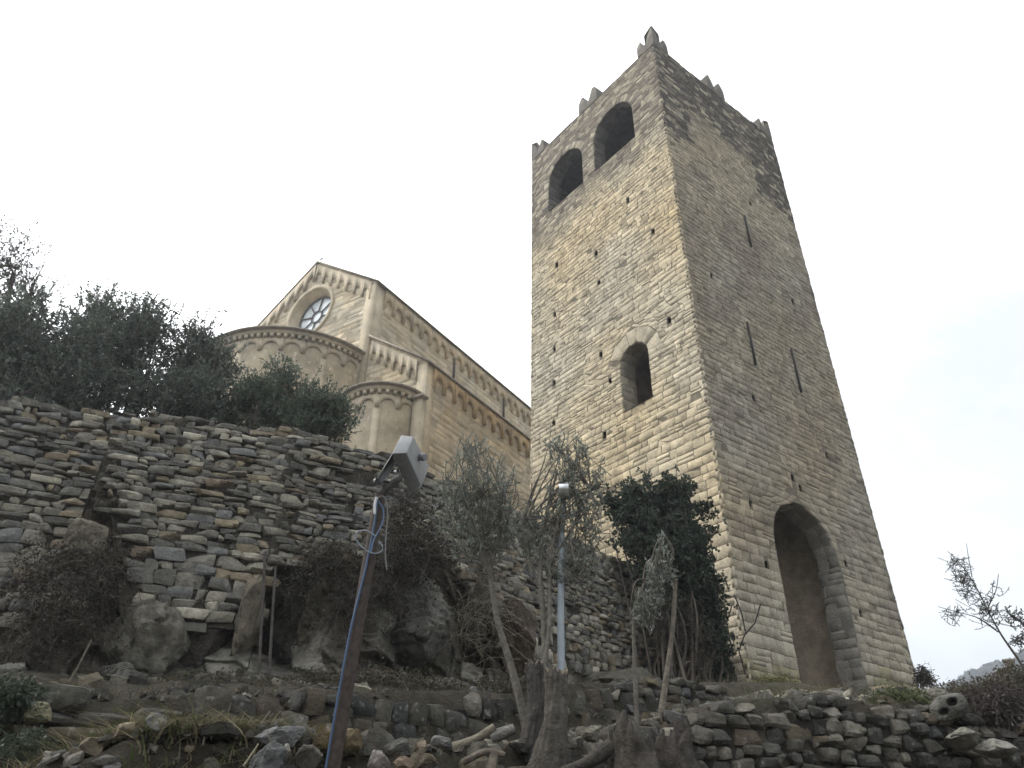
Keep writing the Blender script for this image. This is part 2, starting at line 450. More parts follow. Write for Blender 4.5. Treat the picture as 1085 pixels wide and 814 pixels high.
def tower_cols(side):
    def f(u, z):
        P = np.stack([u, z, np.full_like(u, side * 9.0)], 1)
        n1, n2 = noise(P, .35, 3, side), noise(P, 1.1, 3, side + 4)
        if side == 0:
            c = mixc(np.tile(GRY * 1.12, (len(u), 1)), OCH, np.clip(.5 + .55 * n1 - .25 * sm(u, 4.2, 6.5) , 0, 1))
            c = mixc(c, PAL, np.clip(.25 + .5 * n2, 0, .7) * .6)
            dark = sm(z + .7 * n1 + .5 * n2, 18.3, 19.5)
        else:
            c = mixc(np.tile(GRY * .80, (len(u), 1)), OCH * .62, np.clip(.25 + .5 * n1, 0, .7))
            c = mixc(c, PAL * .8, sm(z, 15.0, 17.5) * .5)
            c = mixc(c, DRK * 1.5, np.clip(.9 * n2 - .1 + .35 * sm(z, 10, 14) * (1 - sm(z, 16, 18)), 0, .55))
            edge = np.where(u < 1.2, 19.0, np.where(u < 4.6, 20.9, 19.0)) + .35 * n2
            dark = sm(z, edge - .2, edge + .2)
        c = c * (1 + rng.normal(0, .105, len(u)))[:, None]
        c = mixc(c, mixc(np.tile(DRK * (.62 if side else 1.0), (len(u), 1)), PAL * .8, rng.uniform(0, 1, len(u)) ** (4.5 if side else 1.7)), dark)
        c = mixc(c, np.tile(GRY * 1.12, (len(u), 1)), sm(-z, -6.5, -3.5) * .6)
        moss = (z < 3.6 + .3 * n2) & (n1 > -.1)
        c = np.where(moss[:, None], mixc(c, np.array([.16, .15, .04]), np.full(len(u), .45)), c)
        return np.clip(c, .02, .8)
    return f
def tower_h(z):
    if z > 19.6: return rng.uniform(.10, .19)
    if z < 6: return rng.uniform(.17, .29)
    if z < 9.5: return rng.uniform(.15, .25)
    return rng.uniform(.12, .20)
def tower_w(z, h):
    if z > 19.6: return rng.uniform(.12, .42)
    return h * rng.uniform(.9, 2.5)
def putlogs(fm_inv, pts): return [Arch(u, rng.uniform(.055, .075), z, z + rng.uniform(.10, .14), 0) for u, z in pts]
PL = putlogs(None, [(1.78, 17.22), (3.3, 16.1), (3.25, 14.85), (5.35, 14.9), (5.4, 13.55), (5.45, 12.3), (3.35, 12.25), (3.05, 11.2), (5.5, 10.9), (.75, 11.95), (.95, 15.3), (5.2, 16.9), (3.4, 9.6)])
PRt = putlogs(None, [(.95, 6.75), (1.15, 5.35), (4.55, 6.1), (4.7, 4.9), (1.9, 9.9), (2.95, 7.95), (3.2, 7.75), (4.9, 9.2), (1.0, 13.5), (5.1, 14.6), (3.9, 18.1)])
tw = MB()
CORE = (.17, .145, .105)
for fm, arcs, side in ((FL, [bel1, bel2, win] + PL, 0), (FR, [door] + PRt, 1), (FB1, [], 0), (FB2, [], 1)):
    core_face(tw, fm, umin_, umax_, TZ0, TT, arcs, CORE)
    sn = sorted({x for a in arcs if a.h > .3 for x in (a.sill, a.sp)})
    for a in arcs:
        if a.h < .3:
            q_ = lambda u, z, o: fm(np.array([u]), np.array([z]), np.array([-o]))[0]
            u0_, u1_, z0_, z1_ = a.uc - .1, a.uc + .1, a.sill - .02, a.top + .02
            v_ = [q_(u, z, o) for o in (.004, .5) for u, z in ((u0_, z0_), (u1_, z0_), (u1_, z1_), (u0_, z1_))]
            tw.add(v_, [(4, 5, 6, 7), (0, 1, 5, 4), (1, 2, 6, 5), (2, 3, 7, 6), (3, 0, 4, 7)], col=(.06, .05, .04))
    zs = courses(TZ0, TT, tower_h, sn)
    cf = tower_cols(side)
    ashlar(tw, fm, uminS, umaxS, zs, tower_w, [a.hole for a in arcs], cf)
    for a in arcs:
        if a.ring < .05: continue
        vs = a.voussoirs({.94: 17, .92: 17, .535: 7, 1.31: 19}[a.h])
        cc = vs.mean(1); vc = cf(cc[:, 0], cc[:, 1]); vc = np.where(np.isnan(vc), .3, vc)
        if a is win: vc = vc * .55 + np.tile(GRY * .6 + PAL * .32, (len(vs), 1)) * .45 * rng.uniform(.9, 1.08, (len(vs), 1))
        slabs(tw, vs, fm, vc)
# jambs and soffits of the openings
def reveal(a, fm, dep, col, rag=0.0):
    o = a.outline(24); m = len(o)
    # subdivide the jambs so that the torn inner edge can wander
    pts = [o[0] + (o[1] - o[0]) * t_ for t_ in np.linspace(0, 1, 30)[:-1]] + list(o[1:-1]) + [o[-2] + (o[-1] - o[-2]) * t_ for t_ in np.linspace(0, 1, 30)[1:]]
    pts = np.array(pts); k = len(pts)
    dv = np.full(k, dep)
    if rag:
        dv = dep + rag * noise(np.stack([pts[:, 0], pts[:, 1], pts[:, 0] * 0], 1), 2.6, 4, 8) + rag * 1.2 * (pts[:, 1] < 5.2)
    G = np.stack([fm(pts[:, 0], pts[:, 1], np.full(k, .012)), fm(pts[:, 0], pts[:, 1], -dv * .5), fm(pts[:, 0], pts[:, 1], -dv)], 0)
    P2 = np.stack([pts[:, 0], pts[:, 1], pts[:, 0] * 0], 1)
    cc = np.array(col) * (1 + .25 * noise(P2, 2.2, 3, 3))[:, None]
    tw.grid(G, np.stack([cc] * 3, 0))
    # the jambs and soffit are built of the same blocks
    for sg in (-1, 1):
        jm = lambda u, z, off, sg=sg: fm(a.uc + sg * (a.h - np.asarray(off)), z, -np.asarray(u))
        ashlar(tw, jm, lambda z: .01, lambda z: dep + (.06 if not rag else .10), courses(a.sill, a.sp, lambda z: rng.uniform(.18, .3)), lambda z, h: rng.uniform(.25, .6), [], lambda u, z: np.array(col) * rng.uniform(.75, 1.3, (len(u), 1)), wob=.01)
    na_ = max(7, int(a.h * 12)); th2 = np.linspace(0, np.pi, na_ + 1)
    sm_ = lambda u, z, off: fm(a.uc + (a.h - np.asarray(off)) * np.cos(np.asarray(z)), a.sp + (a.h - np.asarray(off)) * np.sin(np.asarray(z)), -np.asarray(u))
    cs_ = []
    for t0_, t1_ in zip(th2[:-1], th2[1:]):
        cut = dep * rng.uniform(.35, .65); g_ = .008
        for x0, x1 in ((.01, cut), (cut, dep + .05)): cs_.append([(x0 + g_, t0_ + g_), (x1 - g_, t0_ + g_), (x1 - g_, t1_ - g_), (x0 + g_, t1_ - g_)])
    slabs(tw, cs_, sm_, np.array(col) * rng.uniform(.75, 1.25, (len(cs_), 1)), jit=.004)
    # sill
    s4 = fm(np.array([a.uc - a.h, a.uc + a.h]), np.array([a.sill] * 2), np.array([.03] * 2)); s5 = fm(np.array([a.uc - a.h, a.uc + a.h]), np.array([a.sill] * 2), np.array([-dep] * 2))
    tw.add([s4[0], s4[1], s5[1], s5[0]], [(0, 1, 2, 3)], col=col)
def chamber(fm, u0, u1, z0, z1, da, db, col):
    def p(u, z, o): return fm(np.array([u]), np.array([z]), np.array([-o]))[0]
    v = [p(u0, z0, da), p(u1, z0, da), p(u1, z1, da), p(u0, z1, da), p(u0, z0, db), p(u1, z0, db), p(u1, z1, db), p(u0, z1, db)]
    tw.add(v, [(4, 5, 6, 7), (0, 1, 5, 4), (1, 2, 6, 5), (2, 3, 7, 6), (3, 0, 4, 7)], col=col)
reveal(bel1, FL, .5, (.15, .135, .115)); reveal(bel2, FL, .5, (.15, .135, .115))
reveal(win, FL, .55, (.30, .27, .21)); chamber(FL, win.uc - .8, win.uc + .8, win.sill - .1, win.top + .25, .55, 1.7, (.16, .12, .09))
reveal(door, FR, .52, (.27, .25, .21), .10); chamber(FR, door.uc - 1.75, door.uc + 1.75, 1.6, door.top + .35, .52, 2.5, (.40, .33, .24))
back = lambda u, z, off: FR(u, z, np.asarray(off) - 2.47)
zsb = courses(1.7, 7.6, lambda z: rng.uniform(.2, .32))
ashlar(tw, back, lambda z: door.uc - 1.74, lambda z: door.uc + 1.74, zsb, tower_w, [], lambda u, z: np.array([.42, .34, .25]) * rng.uniform(.55, 1.3, (len(u), 1)), d0=.005, d1=.045, gap=.03)
for zz_ in (19.5, 22.75):
    tw.add([TC + [0, 0, zz_], TC + TA * TW + [0, 0, zz_], TC + (TA + TB) * TW + [0, 0, zz_], TC + TB * TW + [0, 0, zz_]], [(0, 1, 2, 3)], col=(.16, .14, .12))
tw.build('wall', M_TOWER, tower)
# coping
cp = MB()
for k in range(4):
    O, D, Nn = [(TC, TA, -TB), (TC, TB, -TA), (TC + TA * TW, TB, TA), (TC + TB * TW, TA, TB)][k]
    x = .0
    while x < TW - .01:
        w_ = min(rng.uniform(.3, .7), TW - x)
        cp.box(O + D * (x + .004) + Nn * (.012 + rng.normal(0, .006)) + [0, 0, TT - .01], D * (w_ - .008), -Nn * .62, [0, 0, .03 + rng.uniform(0, .06)], np.array([.17, .145, .115]) * rng.uniform(.8, 1.25))
        x += w_
cp.build('coping', M_TOWER, tower)
# swallowtail merlons
def swallow(mb, O, D, T, length, th, col, ends=(1, 1)):
    """two-horned merlon profile along D, thickness along T"""
    n = 15; x = np.linspace(0, 1, n)
    top = np.interp(x, [0, .10, .24, .34, .42, .5, .58, .66, .76, .90, 1], [.55 * ends[0], .74 * ends[0], .80 * ends[0], .60, .34, .22, .34, .60, .80 * ends[1], .74 * ends[1], .55 * ends[1]])
    a = O + np.outer(x * length, D); b = a + T * th
    up = np.zeros((n, 3)); up[:, 2] = top + rng.normal(0, .012, n)
    dn = np.array([0, 0, -.02])
    G = np.stack([a + dn, a + up * .5, a + up + T * .02, b + up - T * .02, b + up * .5, b + dn], 0)
    cc = np.array(col) * (1 + rng.normal(0, .1, (6, n, 1)))
    mb.grid(G, cc)
    for e in (0, n - 1):
        mb.add([G[0, e], G[1, e], G[2, e], G[3, e], G[4, e], G[5, e]], [(0, 1, 4, 5), (1, 2, 3, 4)], col=col)
MC = (.155, .138, .115)
zt = np.array([0, 0, TT + .07])
def corner(P, d1_, d2_):
    m = MB()
    for (d, t_) in ((d1_, d2_), (d2_, d1_)):
        # arm rising to the corner peak, dipping, then a small outer horn
        n = 13; x = np.linspace(0, 1, n)
        top = np.interp(x, [0, .12, .3, .42, .52, .62, .74, .86, 1], [.95, .88, .66, .40, .28, .36, .64, .70, .52]) + rng.normal(0, .012, n)
        O = P + zt - d1_ * .02 - d2_ * .02
        a = O + np.outer(x * .74, d); b = a + t_ * .36
        up = np.zeros((n, 3)); up[:, 2] = top
        G = np.stack([a + [0, 0, -.02], a + up * .5, a + up + t_ * .02, b + up * np.where(x < .3, .8, 1)[:, None], b + [0, 0, -.02]], 0)
        m.grid(G, np.array(MC) * (1 + rng.normal(0, .1, (5, n, 1))))
        m.add([G[0, -1], G[1, -1], G[2, -1], G[3, -1], G[4, -1]], [(0, 1, 2, 3)], [(0, 3, 4)], col=MC)
    m.build('merlon', M_TOWER, tower)
corner(TC, TA, TB); corner(TC + TA * TW, -TA, TB); corner(TC + TB * TW, TA, -TB); corner(TC + (TA + TB) * TW, -TA, -TB)
for O, D, Nn in ((TC, TA, TB), (TC, TB, TA), (TC + TA * TW, TB, -TA), (TC + TB * TW, TA, -TB)):
    m = MB(); swallow(m, O + D * (TW / 2 - .48) + zt - Nn * .02, D, Nn, .96, .40, MC); m.build('merlon', M_TOWER, tower)
# iron tie bars on the right face
for u, za, zb in ((3.31, 17.28, 15.95), (2.25, 12.58, 11.15), (4.27, 12.55, 11.05)):
    m = MB(); P = FR(np.array([u, u]), np.array([za, zb]), np.array([.06, .06]))
    m.box(P[1] - TB * .02, TB * .045, TA * .05, P[0] - P[1], (.07, .062, .055)); m.build('tie_bar', M_RUST, tower)

# ------------------------------------------------------------------ the church
CY = math.radians(32.3)
CA = np.array([-math.cos(CY), math.sin(CY), 0]); CB = np.array([math.sin(CY), math.cos(CY), 0])
CC = np.array([-5.62, 24.36, 0.0]); EZ, AZ, NW, NL, CZ0 = 20.05, 22.80, 7.72, 21.0, 6.0
church = thing('church', 'pale ochre stone church with round gable window, half round apses and blind arches', 'church', CC + CA * 3.86 + [0, 0, 8])
def plane_map(O, D, Nn):
    def f(u, z, off):
        u, z, off = np.asarray(u, float), np.asarray(z, float), np.asarray(off, float)
        P = O + u[..., None] * D + off[..., None] * Nn
        P[..., 2] = z
        return P
    return f
def drum_map(ctr, R, c_axis, s_axis):
    """u runs round a half drum: angle 0 at +s_axis end, growing towards c_axis (outwards)"""
    def f(u, z, off):
        u, z, off = np.asarray(u, float), np.asarray(z, float), np.asarray(off, float)
        th = u / R
        P = ctr + ((R + off) * np.cos(th))[..., None] * s_axis + ((R + off) * np.sin(th))[..., None] * c_axis
        P[..., 2] = z
        return P
    return f
NE = plane_map(CC, CA, -CB)                      # nave gable wall
NS = plane_map(CC, CB, -CA)                      # nave flank
AISLE = 3.05
AE = plane_map(CC - CA * AISLE + CB * .03, CA, -CB)          # aisle end wall (u from outer corner inwards)
ASD = plane_map(CC - CA * AISLE + CB * .03, CB, -CA)         # aisle flank
def church_cols(seed, warm=0.0):
    def f(u, z):
        P = np.stack([u, z, np.full_like(u, seed * 5.0)], 1)
        n1, n2 = noise(P, .3, 3, seed), noise(P, 1.2, 2, seed + 2)
        c = mixc(np.tile([.52, .435, .30], (len(u), 1)), np.array([.50, .35, .19]), np.clip(warm * (.55 + .6 * n1), 0, 1))
        c = mixc(c, np.array([.44, .40, .33]), np.clip(.25 + .6 * n2, 0, .6) * (1 - .5 * warm))
        return np.clip(c * (1 + rng.normal(0, .085, (len(u), 1))), .03, .8)
    return f
ch_h = lambda z: rng.uniform(.20, .30)
ch_w = lambda z, h: rng.uniform(.35, .85)
kw = dict(d0=.001, d1=.0035, inset=.003, jit=.005, gap=.007, wob=.01)
CCORE = (.42, .35, .245)
wc = (3.80, 19.98); WR = 1.22
def circ(z0, z1):
    if z1 < wc[1] - WR or z0 > wc[1] + WR: return None
    h = lambda z: math.sqrt(max(WR ** 2 - (z - wc[1]) ** 2, 0))
    return (wc[0] - h(z0), wc[0] + h(z0), wc[0] - h(z1), wc[0] + h(z1))
gl_ = lambda z: 0 if z <= EZ else NW / 2 * (z - EZ) / (AZ - EZ)
gr_ = lambda z: NW if z <= EZ else NW - NW / 2 * (z - EZ) / (AZ - EZ)
cw = MB()
# gable wall core with the round hole
zs = np.unique(np.concatenate([np.linspace(CZ0, EZ, 5), np.linspace(EZ, AZ, 9), wc[1] + WR * np.sin(np.linspace(-np.pi / 2, np.pi / 2, 25))]))
for lo, hi in zip(zs[:-1], zs[1:]):
    hh = lambda z: math.sqrt(max(WR ** 2 - (z - wc[1]) ** 2, 0))
    e0, e1 = [gl_(lo)], [gl_(hi)]
    if wc[1] - WR < (lo + hi) / 2 < wc[1] + WR:
        e0 += [wc[0] - hh(lo), wc[0] + hh(lo)]; e1 += [wc[0] - hh(hi), wc[0] + hh(hi)]
    e0.append(gr_(lo)); e1.append(gr_(hi))
    for k in range(0, len(e0), 2):
        p = np.array([(e0[k], lo), (e0[k + 1], lo), (e1[k + 1], hi), (e1[k], hi)])
        cw.add(NE(p[:, 0], p[:, 1], np.zeros(4)), [(0, 1, 2, 3)], col=CCORE)
ashlar(cw, NE, gl_, gr_, courses(12.5, AZ - .05, ch_h), ch_w, [circ], church_cols(1, .15), **kw)
def sheet(mb, fm, u0, u1, z0, z1, col):
    p = np.array([(u0, z0), (u1, z0), (u1, z1), (u0, z1)]); mb.add(fm(p[:, 0], p[:, 1], np.zeros(4)), [(0, 1, 2, 3)], col=col)
sheet(cw, NS, 0, NL, CZ0, EZ, CCORE)
ashlar(cw, NS, lambda z: 0, lambda z: NL, courses(14.5, EZ, ch_h), ch_w, [], church_cols(2, .35), **kw)
NFAR = plane_map(CC + CA * NW, CB, CA); sheet(cw, NFAR, 0, NL, CZ0, EZ, CCORE)
NBK = plane_map(CC + CB * NL, CA, CB)
p = np.array([(0, CZ0), (NW, CZ0), (NW, EZ), (NW / 2, AZ), (0, EZ)]); cw.add(NBK(p[:, 0], p[:, 1], np.zeros(5)), [(0, 1, 2, 4)], [(2, 3, 4)], col=CCORE)
cw.build('nave_wall', M_CHURCH, church)
# aisle
aw = MB()
AT, AO = 17.25, 15.05                            # aisle roof height at the nave and at the outer wall
atop = lambda u: AO + (AT - AO) * u / AISLE
p = np.array([(0, CZ0), (AISLE, CZ0), (AISLE, AT), (0, AO)]); aw.add(AE(p[:, 0], p[:, 1], np.zeros(4)), [(0, 1, 2, 3)], col=CCORE)
ashlar(aw, AE, lambda z: 0 if z <= AO else AISLE * (z - AO) / (AT - AO), lambda z: AISLE, courses(9.5, AT - .05, ch_h), ch_w, [], church_cols(3, .3), **kw)
sheet(aw, ASD, 0, NL - 1, CZ0, AO, CCORE)
ashlar(aw, ASD, lambda z: 0, lambda z: NL - 1, courses(8.5, AO, ch_h), ch_w, [], church_cols(4, .6), **kw)
aw.build('aisle_wall', M_CHURCH, church)
# blind arcade bands
def arcade(fm, u0, u1, ztop, pitch, leg, drop, head, th, col, proud=.02):
    """strip hung below ztop(u) with round notches; every bay ends on a small corbel"""
    mb = MB(); nb = max(1, round((u1 - u0) / pitch)); pw = (u1 - u0) / nb; r = (pw - leg) / 2
    for i in range(nb):
        a = u0 + i * pw
        th_ = np.linspace(np.pi, 0, 11)
        us = np.concatenate([[a, a + leg / 2], a + pw / 2 + r * np.cos(th_), [a + pw - leg / 2, a + pw]])
        zo = np.concatenate([[-head - r - drop] * 2, -head - r + r * np.sin(th_), [-head - r - drop] * 2])
        zt_ = ztop(us); zm = ztop(np.full_like(us, a + pw / 2)); zl = np.where(np.arange(len(us)) < 2, zt_, zt_)
        z_low = zt_ + zo
        top_f = fm(us, zt_, np.full_like(us, th)); low_f = fm(us, z_low, np.full_like(us, th)); low_b = fm(us, z_low, np.full_like(us, -.02)); top_b = fm(us, zt_, np.full_like(us, -.02))
        cc = np.array(col) * rng.uniform(.9, 1.08)
        mb.grid(np.stack([top_b, top_f, low_f, low_b], 0), cc)
        # close the legs' outer sides
        for e in (0, -1):
            mb.add([top_b[e], top_f[e], low_f[e], low_b[e]], [(0, 1, 2, 3)], col=cc)
    return mb
BC = (.44, .37, .265)
arcade(NE, .25, NW / 2 - .02, lambda u: EZ - .12 + (AZ - EZ) * u / (NW / 2), .52, .15, .30, .42, .07, BC).build('arcade_band', M_CHURCH, church)
arcade(NE, NW / 2 + .02, NW - .25, lambda u: EZ - .12 + (AZ - EZ) * (NW - u) / (NW / 2), .52, .15, .30, .42, .10, BC).build('arcade_band', M_CHURCH, church)
arcade(NS, .5, NL, lambda u: EZ - .12 + 0 * u, .62, .17, .28, .42, .10, (.49, .39, .255)).build('arcade_band', M_CHURCH, church)
arcade(AE, .45, AISLE - .2, lambda u: atop(u) - .15, .43, .13, .30, .42, .10, BC).build('arcade_band', M_CHURCH, church)
arcade(ASD, .3, NL - 1, lambda u: AO - .12 + 0 * u, .66, .17, .26, .30, .10, (.46, .33, .18)).build('arcade_band', M_CHURCH, church)
# corner pilasters
def pil(fm, u0, u1, z0, z1, th, col):
    m = MB(); q = np.array([(u0, z0), (u1, z0), (u1, z1), (u0, z1)])
    f_, b_ = fm(q[:, 0], q[:, 1], np.full(4, th)), fm(q[:, 0], q[:, 1], np.full(4, -.02))
    m.add(np.vstack([f_, b_]), [(0, 1, 2, 3), (0, 4, 5, 1), (1, 5, 6, 2), (2, 6, 7, 3), (3, 7, 4, 0)], col=col); return m
pil(NE, -.02, .5, 14, EZ - .1, .05, BC).build('corner_pilaster', M_CHURCH, church)
pil(NE, NW - .5, NW + .02, 14, EZ - .1, .05, BC).build('corner_pilaster', M_CHURCH, church)
pil(NS, .012, .5, 14, EZ - .1, .04, BC).build('corner_pilaster', M_CHURCH, church)
pil(AE, -.02, .42, 8, AO - .05, .05, BC).build('corner_pilaster', M_CHURCH, church)
pil(ASD, .012, .34, 8, AO - .12, .04, (.45, .36, .235)).build('corner_pilaster', M_CHURCH, church)
# roofs
def slab_roof(name, a, b, c, d, th, col):
    """a,b eaves line; d,c upper line"""
    m = MB(); q = np.array([a, b, c, d], float); n_ = np.array([0, 0, th])
    m.add(np.vstack([q, q + n_]), [(3, 2, 1, 0), (4, 5, 6, 7), (0, 1, 5, 4), (1, 2, 6, 5), (2, 3, 7, 6), (3, 0, 4, 7)], col=col)
    return m.build(name, M_SLATE, church)
RC = (.34, .295, .235)
def npt(u, v, z): return CC + CA * u + CB * v + [0, 0, z]
sl = (AZ - EZ) / (NW / 2)
slab_roof('nave_roof', npt(-.18, -.10, EZ - .18 * sl), npt(-.18, NL + .2, EZ - .18 * sl), npt(NW / 2, NL + .2, AZ + .02), npt(NW / 2, -.10, AZ + .02), .075, RC)
slab_roof('nave_roof', npt(NW + .18, NL + .2, EZ - .18 * sl), npt(NW + .18, -.10, EZ - .18 * sl), npt(NW / 2, -.10, AZ + .02), npt(NW / 2, NL + .2, AZ + .02), .075, RC)
asl = (AT - AO) / AISLE
slab_roof('aisle_roof', npt(-AISLE - .16, -.10, AO - .16 * asl), npt(-AISLE - .16, NL - .9, AO - .16 * asl), npt(-.003, NL - .9, AT), npt(-.003, -.10, AT), .08, RC)
m = MB(); m.tube([npt(NW / 2, .1, AZ + .1), npt(NW / 2, .1, AZ + .42)], .018, 6, (.2, .19, .18)); m.box(npt(NW / 2 - .02, .08, AZ + .30) - CA * .09, CA * .2, CB * .04, [0, 0, .05], (.2, .19, .18)); m.build('roof_cross', M_RUST, church)
# round window: recessed splay, frame and panes
w_ = MB(); th_ = np.linspace(0, 2 * np.pi, 49)[:-1]
rings = [(WR + .17, .0), (WR + .17, .06), (WR + .02, .06), (WR, .02), (WR * .97, -.12), (WR * .95, -.14), (WR * .86, -.40), (WR * .84, -.44)]
G = np.stack([NE(wc[0] + r_ * np.cos(th_), wc[1] + r_ * np.sin(th_), np.full(48, o_)) for r_, o_ in rings], 0)
w_.grid(G, (.50, .42, .30), close=True)
wo_ = w_.build('round_window', M_CHURCH, church)
GR = WR * .84
fr = MB()
def bar3(p, q, wd, dp):
    d = q - p; s_ = np.cross(d, CB); s_ /= np.linalg.norm(s_)
    fr.box(p - s_ * wd / 2, d, s_ * wd, -CB * dp, (.13, .125, .12))
W3 = lambda r_, a: NE(np.array([wc[0] + r_ * math.cos(a)]), np.array([wc[1] + r_ * math.sin(a)]), np.array([-.41]))[0]
for k in range(8):
    a = k * math.pi / 4 + .2
    bar3(W3(.30, a), W3(GR, a), .045, .05)
for k in range(20):
    bar3(W3(.30, k * math.pi / 10), W3(.30, (k + 1) * math.pi / 10), .055, .053)
    bar3(W3(GR - .02, k * math.pi / 10), W3(GR - .02, (k + 1) * math.pi / 10), .07, .056)
fo = fr.build('window_frame', M_METAL, church); fo.parent = wo_
pn = MB(); ring = NE(wc[0] + GR * np.cos(th_), wc[1] + GR * np.sin(th_), np.full(48, -.43))
pn.add(np.vstack([ring.mean(0)[None], ring]), tris=[(0, 1 + k, 1 + (k + 1) % 48) for k in range(48)], col=(.78, .84, .87))  # pale blue of the mirrored sky is painted into the pane
po = pn.build('window_pane', M_GLASS, church); po.parent = wo_
# apses
def apse(name, uc, R, ztop, roof_rise, fm_base, warm, nb, zlow, seed):
    ctr = fm_base(np.array([uc]), np.array([0.]), np.array([0.]))[0]; ctr[2] = 0
    dm = drum_map(ctr, R, -CB, -CA); U = math.pi * R
    m = MB()
    us = np.linspace(0, U, 41)
    m.grid(np.stack([dm(us, np.full(41, z_), np.zeros(41)) for z_ in (zlow, ztop)], 0), CCORE)
    ashlar(m, dm, lambda z: .02, lambda z: U - .02, courses(max(zlow, 10.5), ztop, ch_h), ch_w, [], church_cols(seed, warm), **kw)
    a_ = m.build(name, M_CHURCH, church)
    # lesenes
    for k in range(0, nb + 1, 2):
        uu = U * k / nb
        l_ = MB(); q = np.array([(max(uu - .13, .02), zlow), (min(uu + .13, U - .02), zlow), (min(uu + .13, U - .02), ztop - .55), (max(uu - .13, .02), ztop - .55)])
        f_, b_ = dm(q[:, 0], q[:, 1], np.full(4, .022)), dm(q[:, 0], q[:, 1], np.full(4, -.02))
        l_.add(np.vstack([f_, b_]), [(0, 1, 2, 3), (0, 4, 5, 1), (1, 5, 6, 2), (2, 6, 7, 3), (3, 7, 4, 0)], col=BC)
        o_ = l_.build('pilaster_strip', M_CHURCH, church); o_.parent = a_
    o_ = arcade(dm, .02, U - .02, lambda u: ztop - .32 + 0 * u, U / nb, .17, .06, .16, .06, BC).build('arcade_band', M_CHURCH, church); o_.parent = a_
    # dentil course
    dn = MB(); nd = int(U / .24)
    for k in range(nd):
        u_ = U * (k + .5) / nd; P = dm(np.array([u_ - .06, u_ + .06]), np.array([ztop - .30] * 2), np.array([0., 0.])); Q = dm(np.array([u_ - .06]), np.array([ztop - .30]), np.array([.15]))
        dn.box(P[0], P[1] - P[0], Q[0] - P[0], [0, 0, .14], (.48, .41, .29))
    G = np.stack([dm(us, np.full(41, z_), np.full(41, o2)) for z_, o2 in ((ztop - .155, 0.), (ztop - .155, .14), (ztop, .17), (ztop, 0.))], 0)
    dn.grid(G, (.48, .41, .29))
    o_ = dn.build('dentil_cornice', M_CHURCH, church); o_.parent = a_
    rf = MB()
    apex = np.tile(ctr + CB * .02 + [0, 0, ztop + roof_rise], (41, 1))
    G = np.stack([dm(us, np.full(41, ztop + .003), np.full(41, .1)), dm(us, np.full(41, ztop + .003), np.full(41, .30)), dm(us, np.full(41, ztop + .06), np.full(41, .31)), apex], 0)
    rf.grid(G, RC)
    o_ = rf.build('apse_roof', M_SLATE, church); o_.parent = a_
    return a_
apse('apse', 3.86, 3.50, 16.45, 2.0, NE, .1, 14, 7.0, 5)
apse('side_apse', 1.80, 1.36, 13.72, .95, AE, .25, 6, 7.0, 6)
# small square shoulder beside the side apse, with its own cap
m = MB(); m.box(AE(np.array([-.05]), np.array([7.]), np.array([0.]))[0] + CB * .0, CA * .40, -CB * .25, [0, 0, 6.42], CCORE)
m.build('buttress', M_CHURCH, church)
m = MB(); m.box(AE(np.array([-.16]), np.array([13.42]), np.array([0.]))[0] - CB * .011, CA * .55, -CB * .34, [0, 0, .10], RC); m.build('buttress_cap', M_SLATE, church)
for fm, u, za, zb in ((NS, 5.4, 19.3, 18.1), (NS, 9.6, 19.3, 18.1), (ASD, 9.0, 14.4, 13.4)):
    m = MB(); P = fm(np.array([u, u]), np.array([za, zb]), np.array([.16, .16])); m.box(P[1] - CB * .03, CB * .045, CA * .10, P[0] - P[1], (.12, .10, .085)); m.build('tie_bar', M_RUST, church)

# ------------------------------------------------------------------ stone template and rubble walls
def cube_grid(n):
    t = np.linspace(-1, 1, n + 1); idx = {}; V = []; Q = []
    def vid(p):
        k = tuple(np.round(p, 5))
        if k not in idx: idx[k] = len(V); V.append(p)
        return idx[k]
    for ax in range(3):
        for sg in (-1, 1):
            for i in range(n):
                for j in range(n):
                    c = []
                    for a, b in ((i, j), (i + 1, j), (i + 1, j + 1), (i, j + 1)):
                        p = [0, 0, 0]; p[ax] = sg; p[(ax + 1) % 3] = t[a]; p[(ax + 2) % 3] = t[b]; c.append(vid(p))
                    Q.append(c if sg > 0 else c[::-1])
    return np.array(V, float), np.array(Q)
T4V, T4Q = cube_grid(4)
T12V, T12Q = cube_grid(24)
def rounded(V, p):
    V = V * (1 - .0 * np.abs(V)); return V / (np.sum(np.abs(V) ** p, axis=-1, keepdims=True) ** (1 / p))
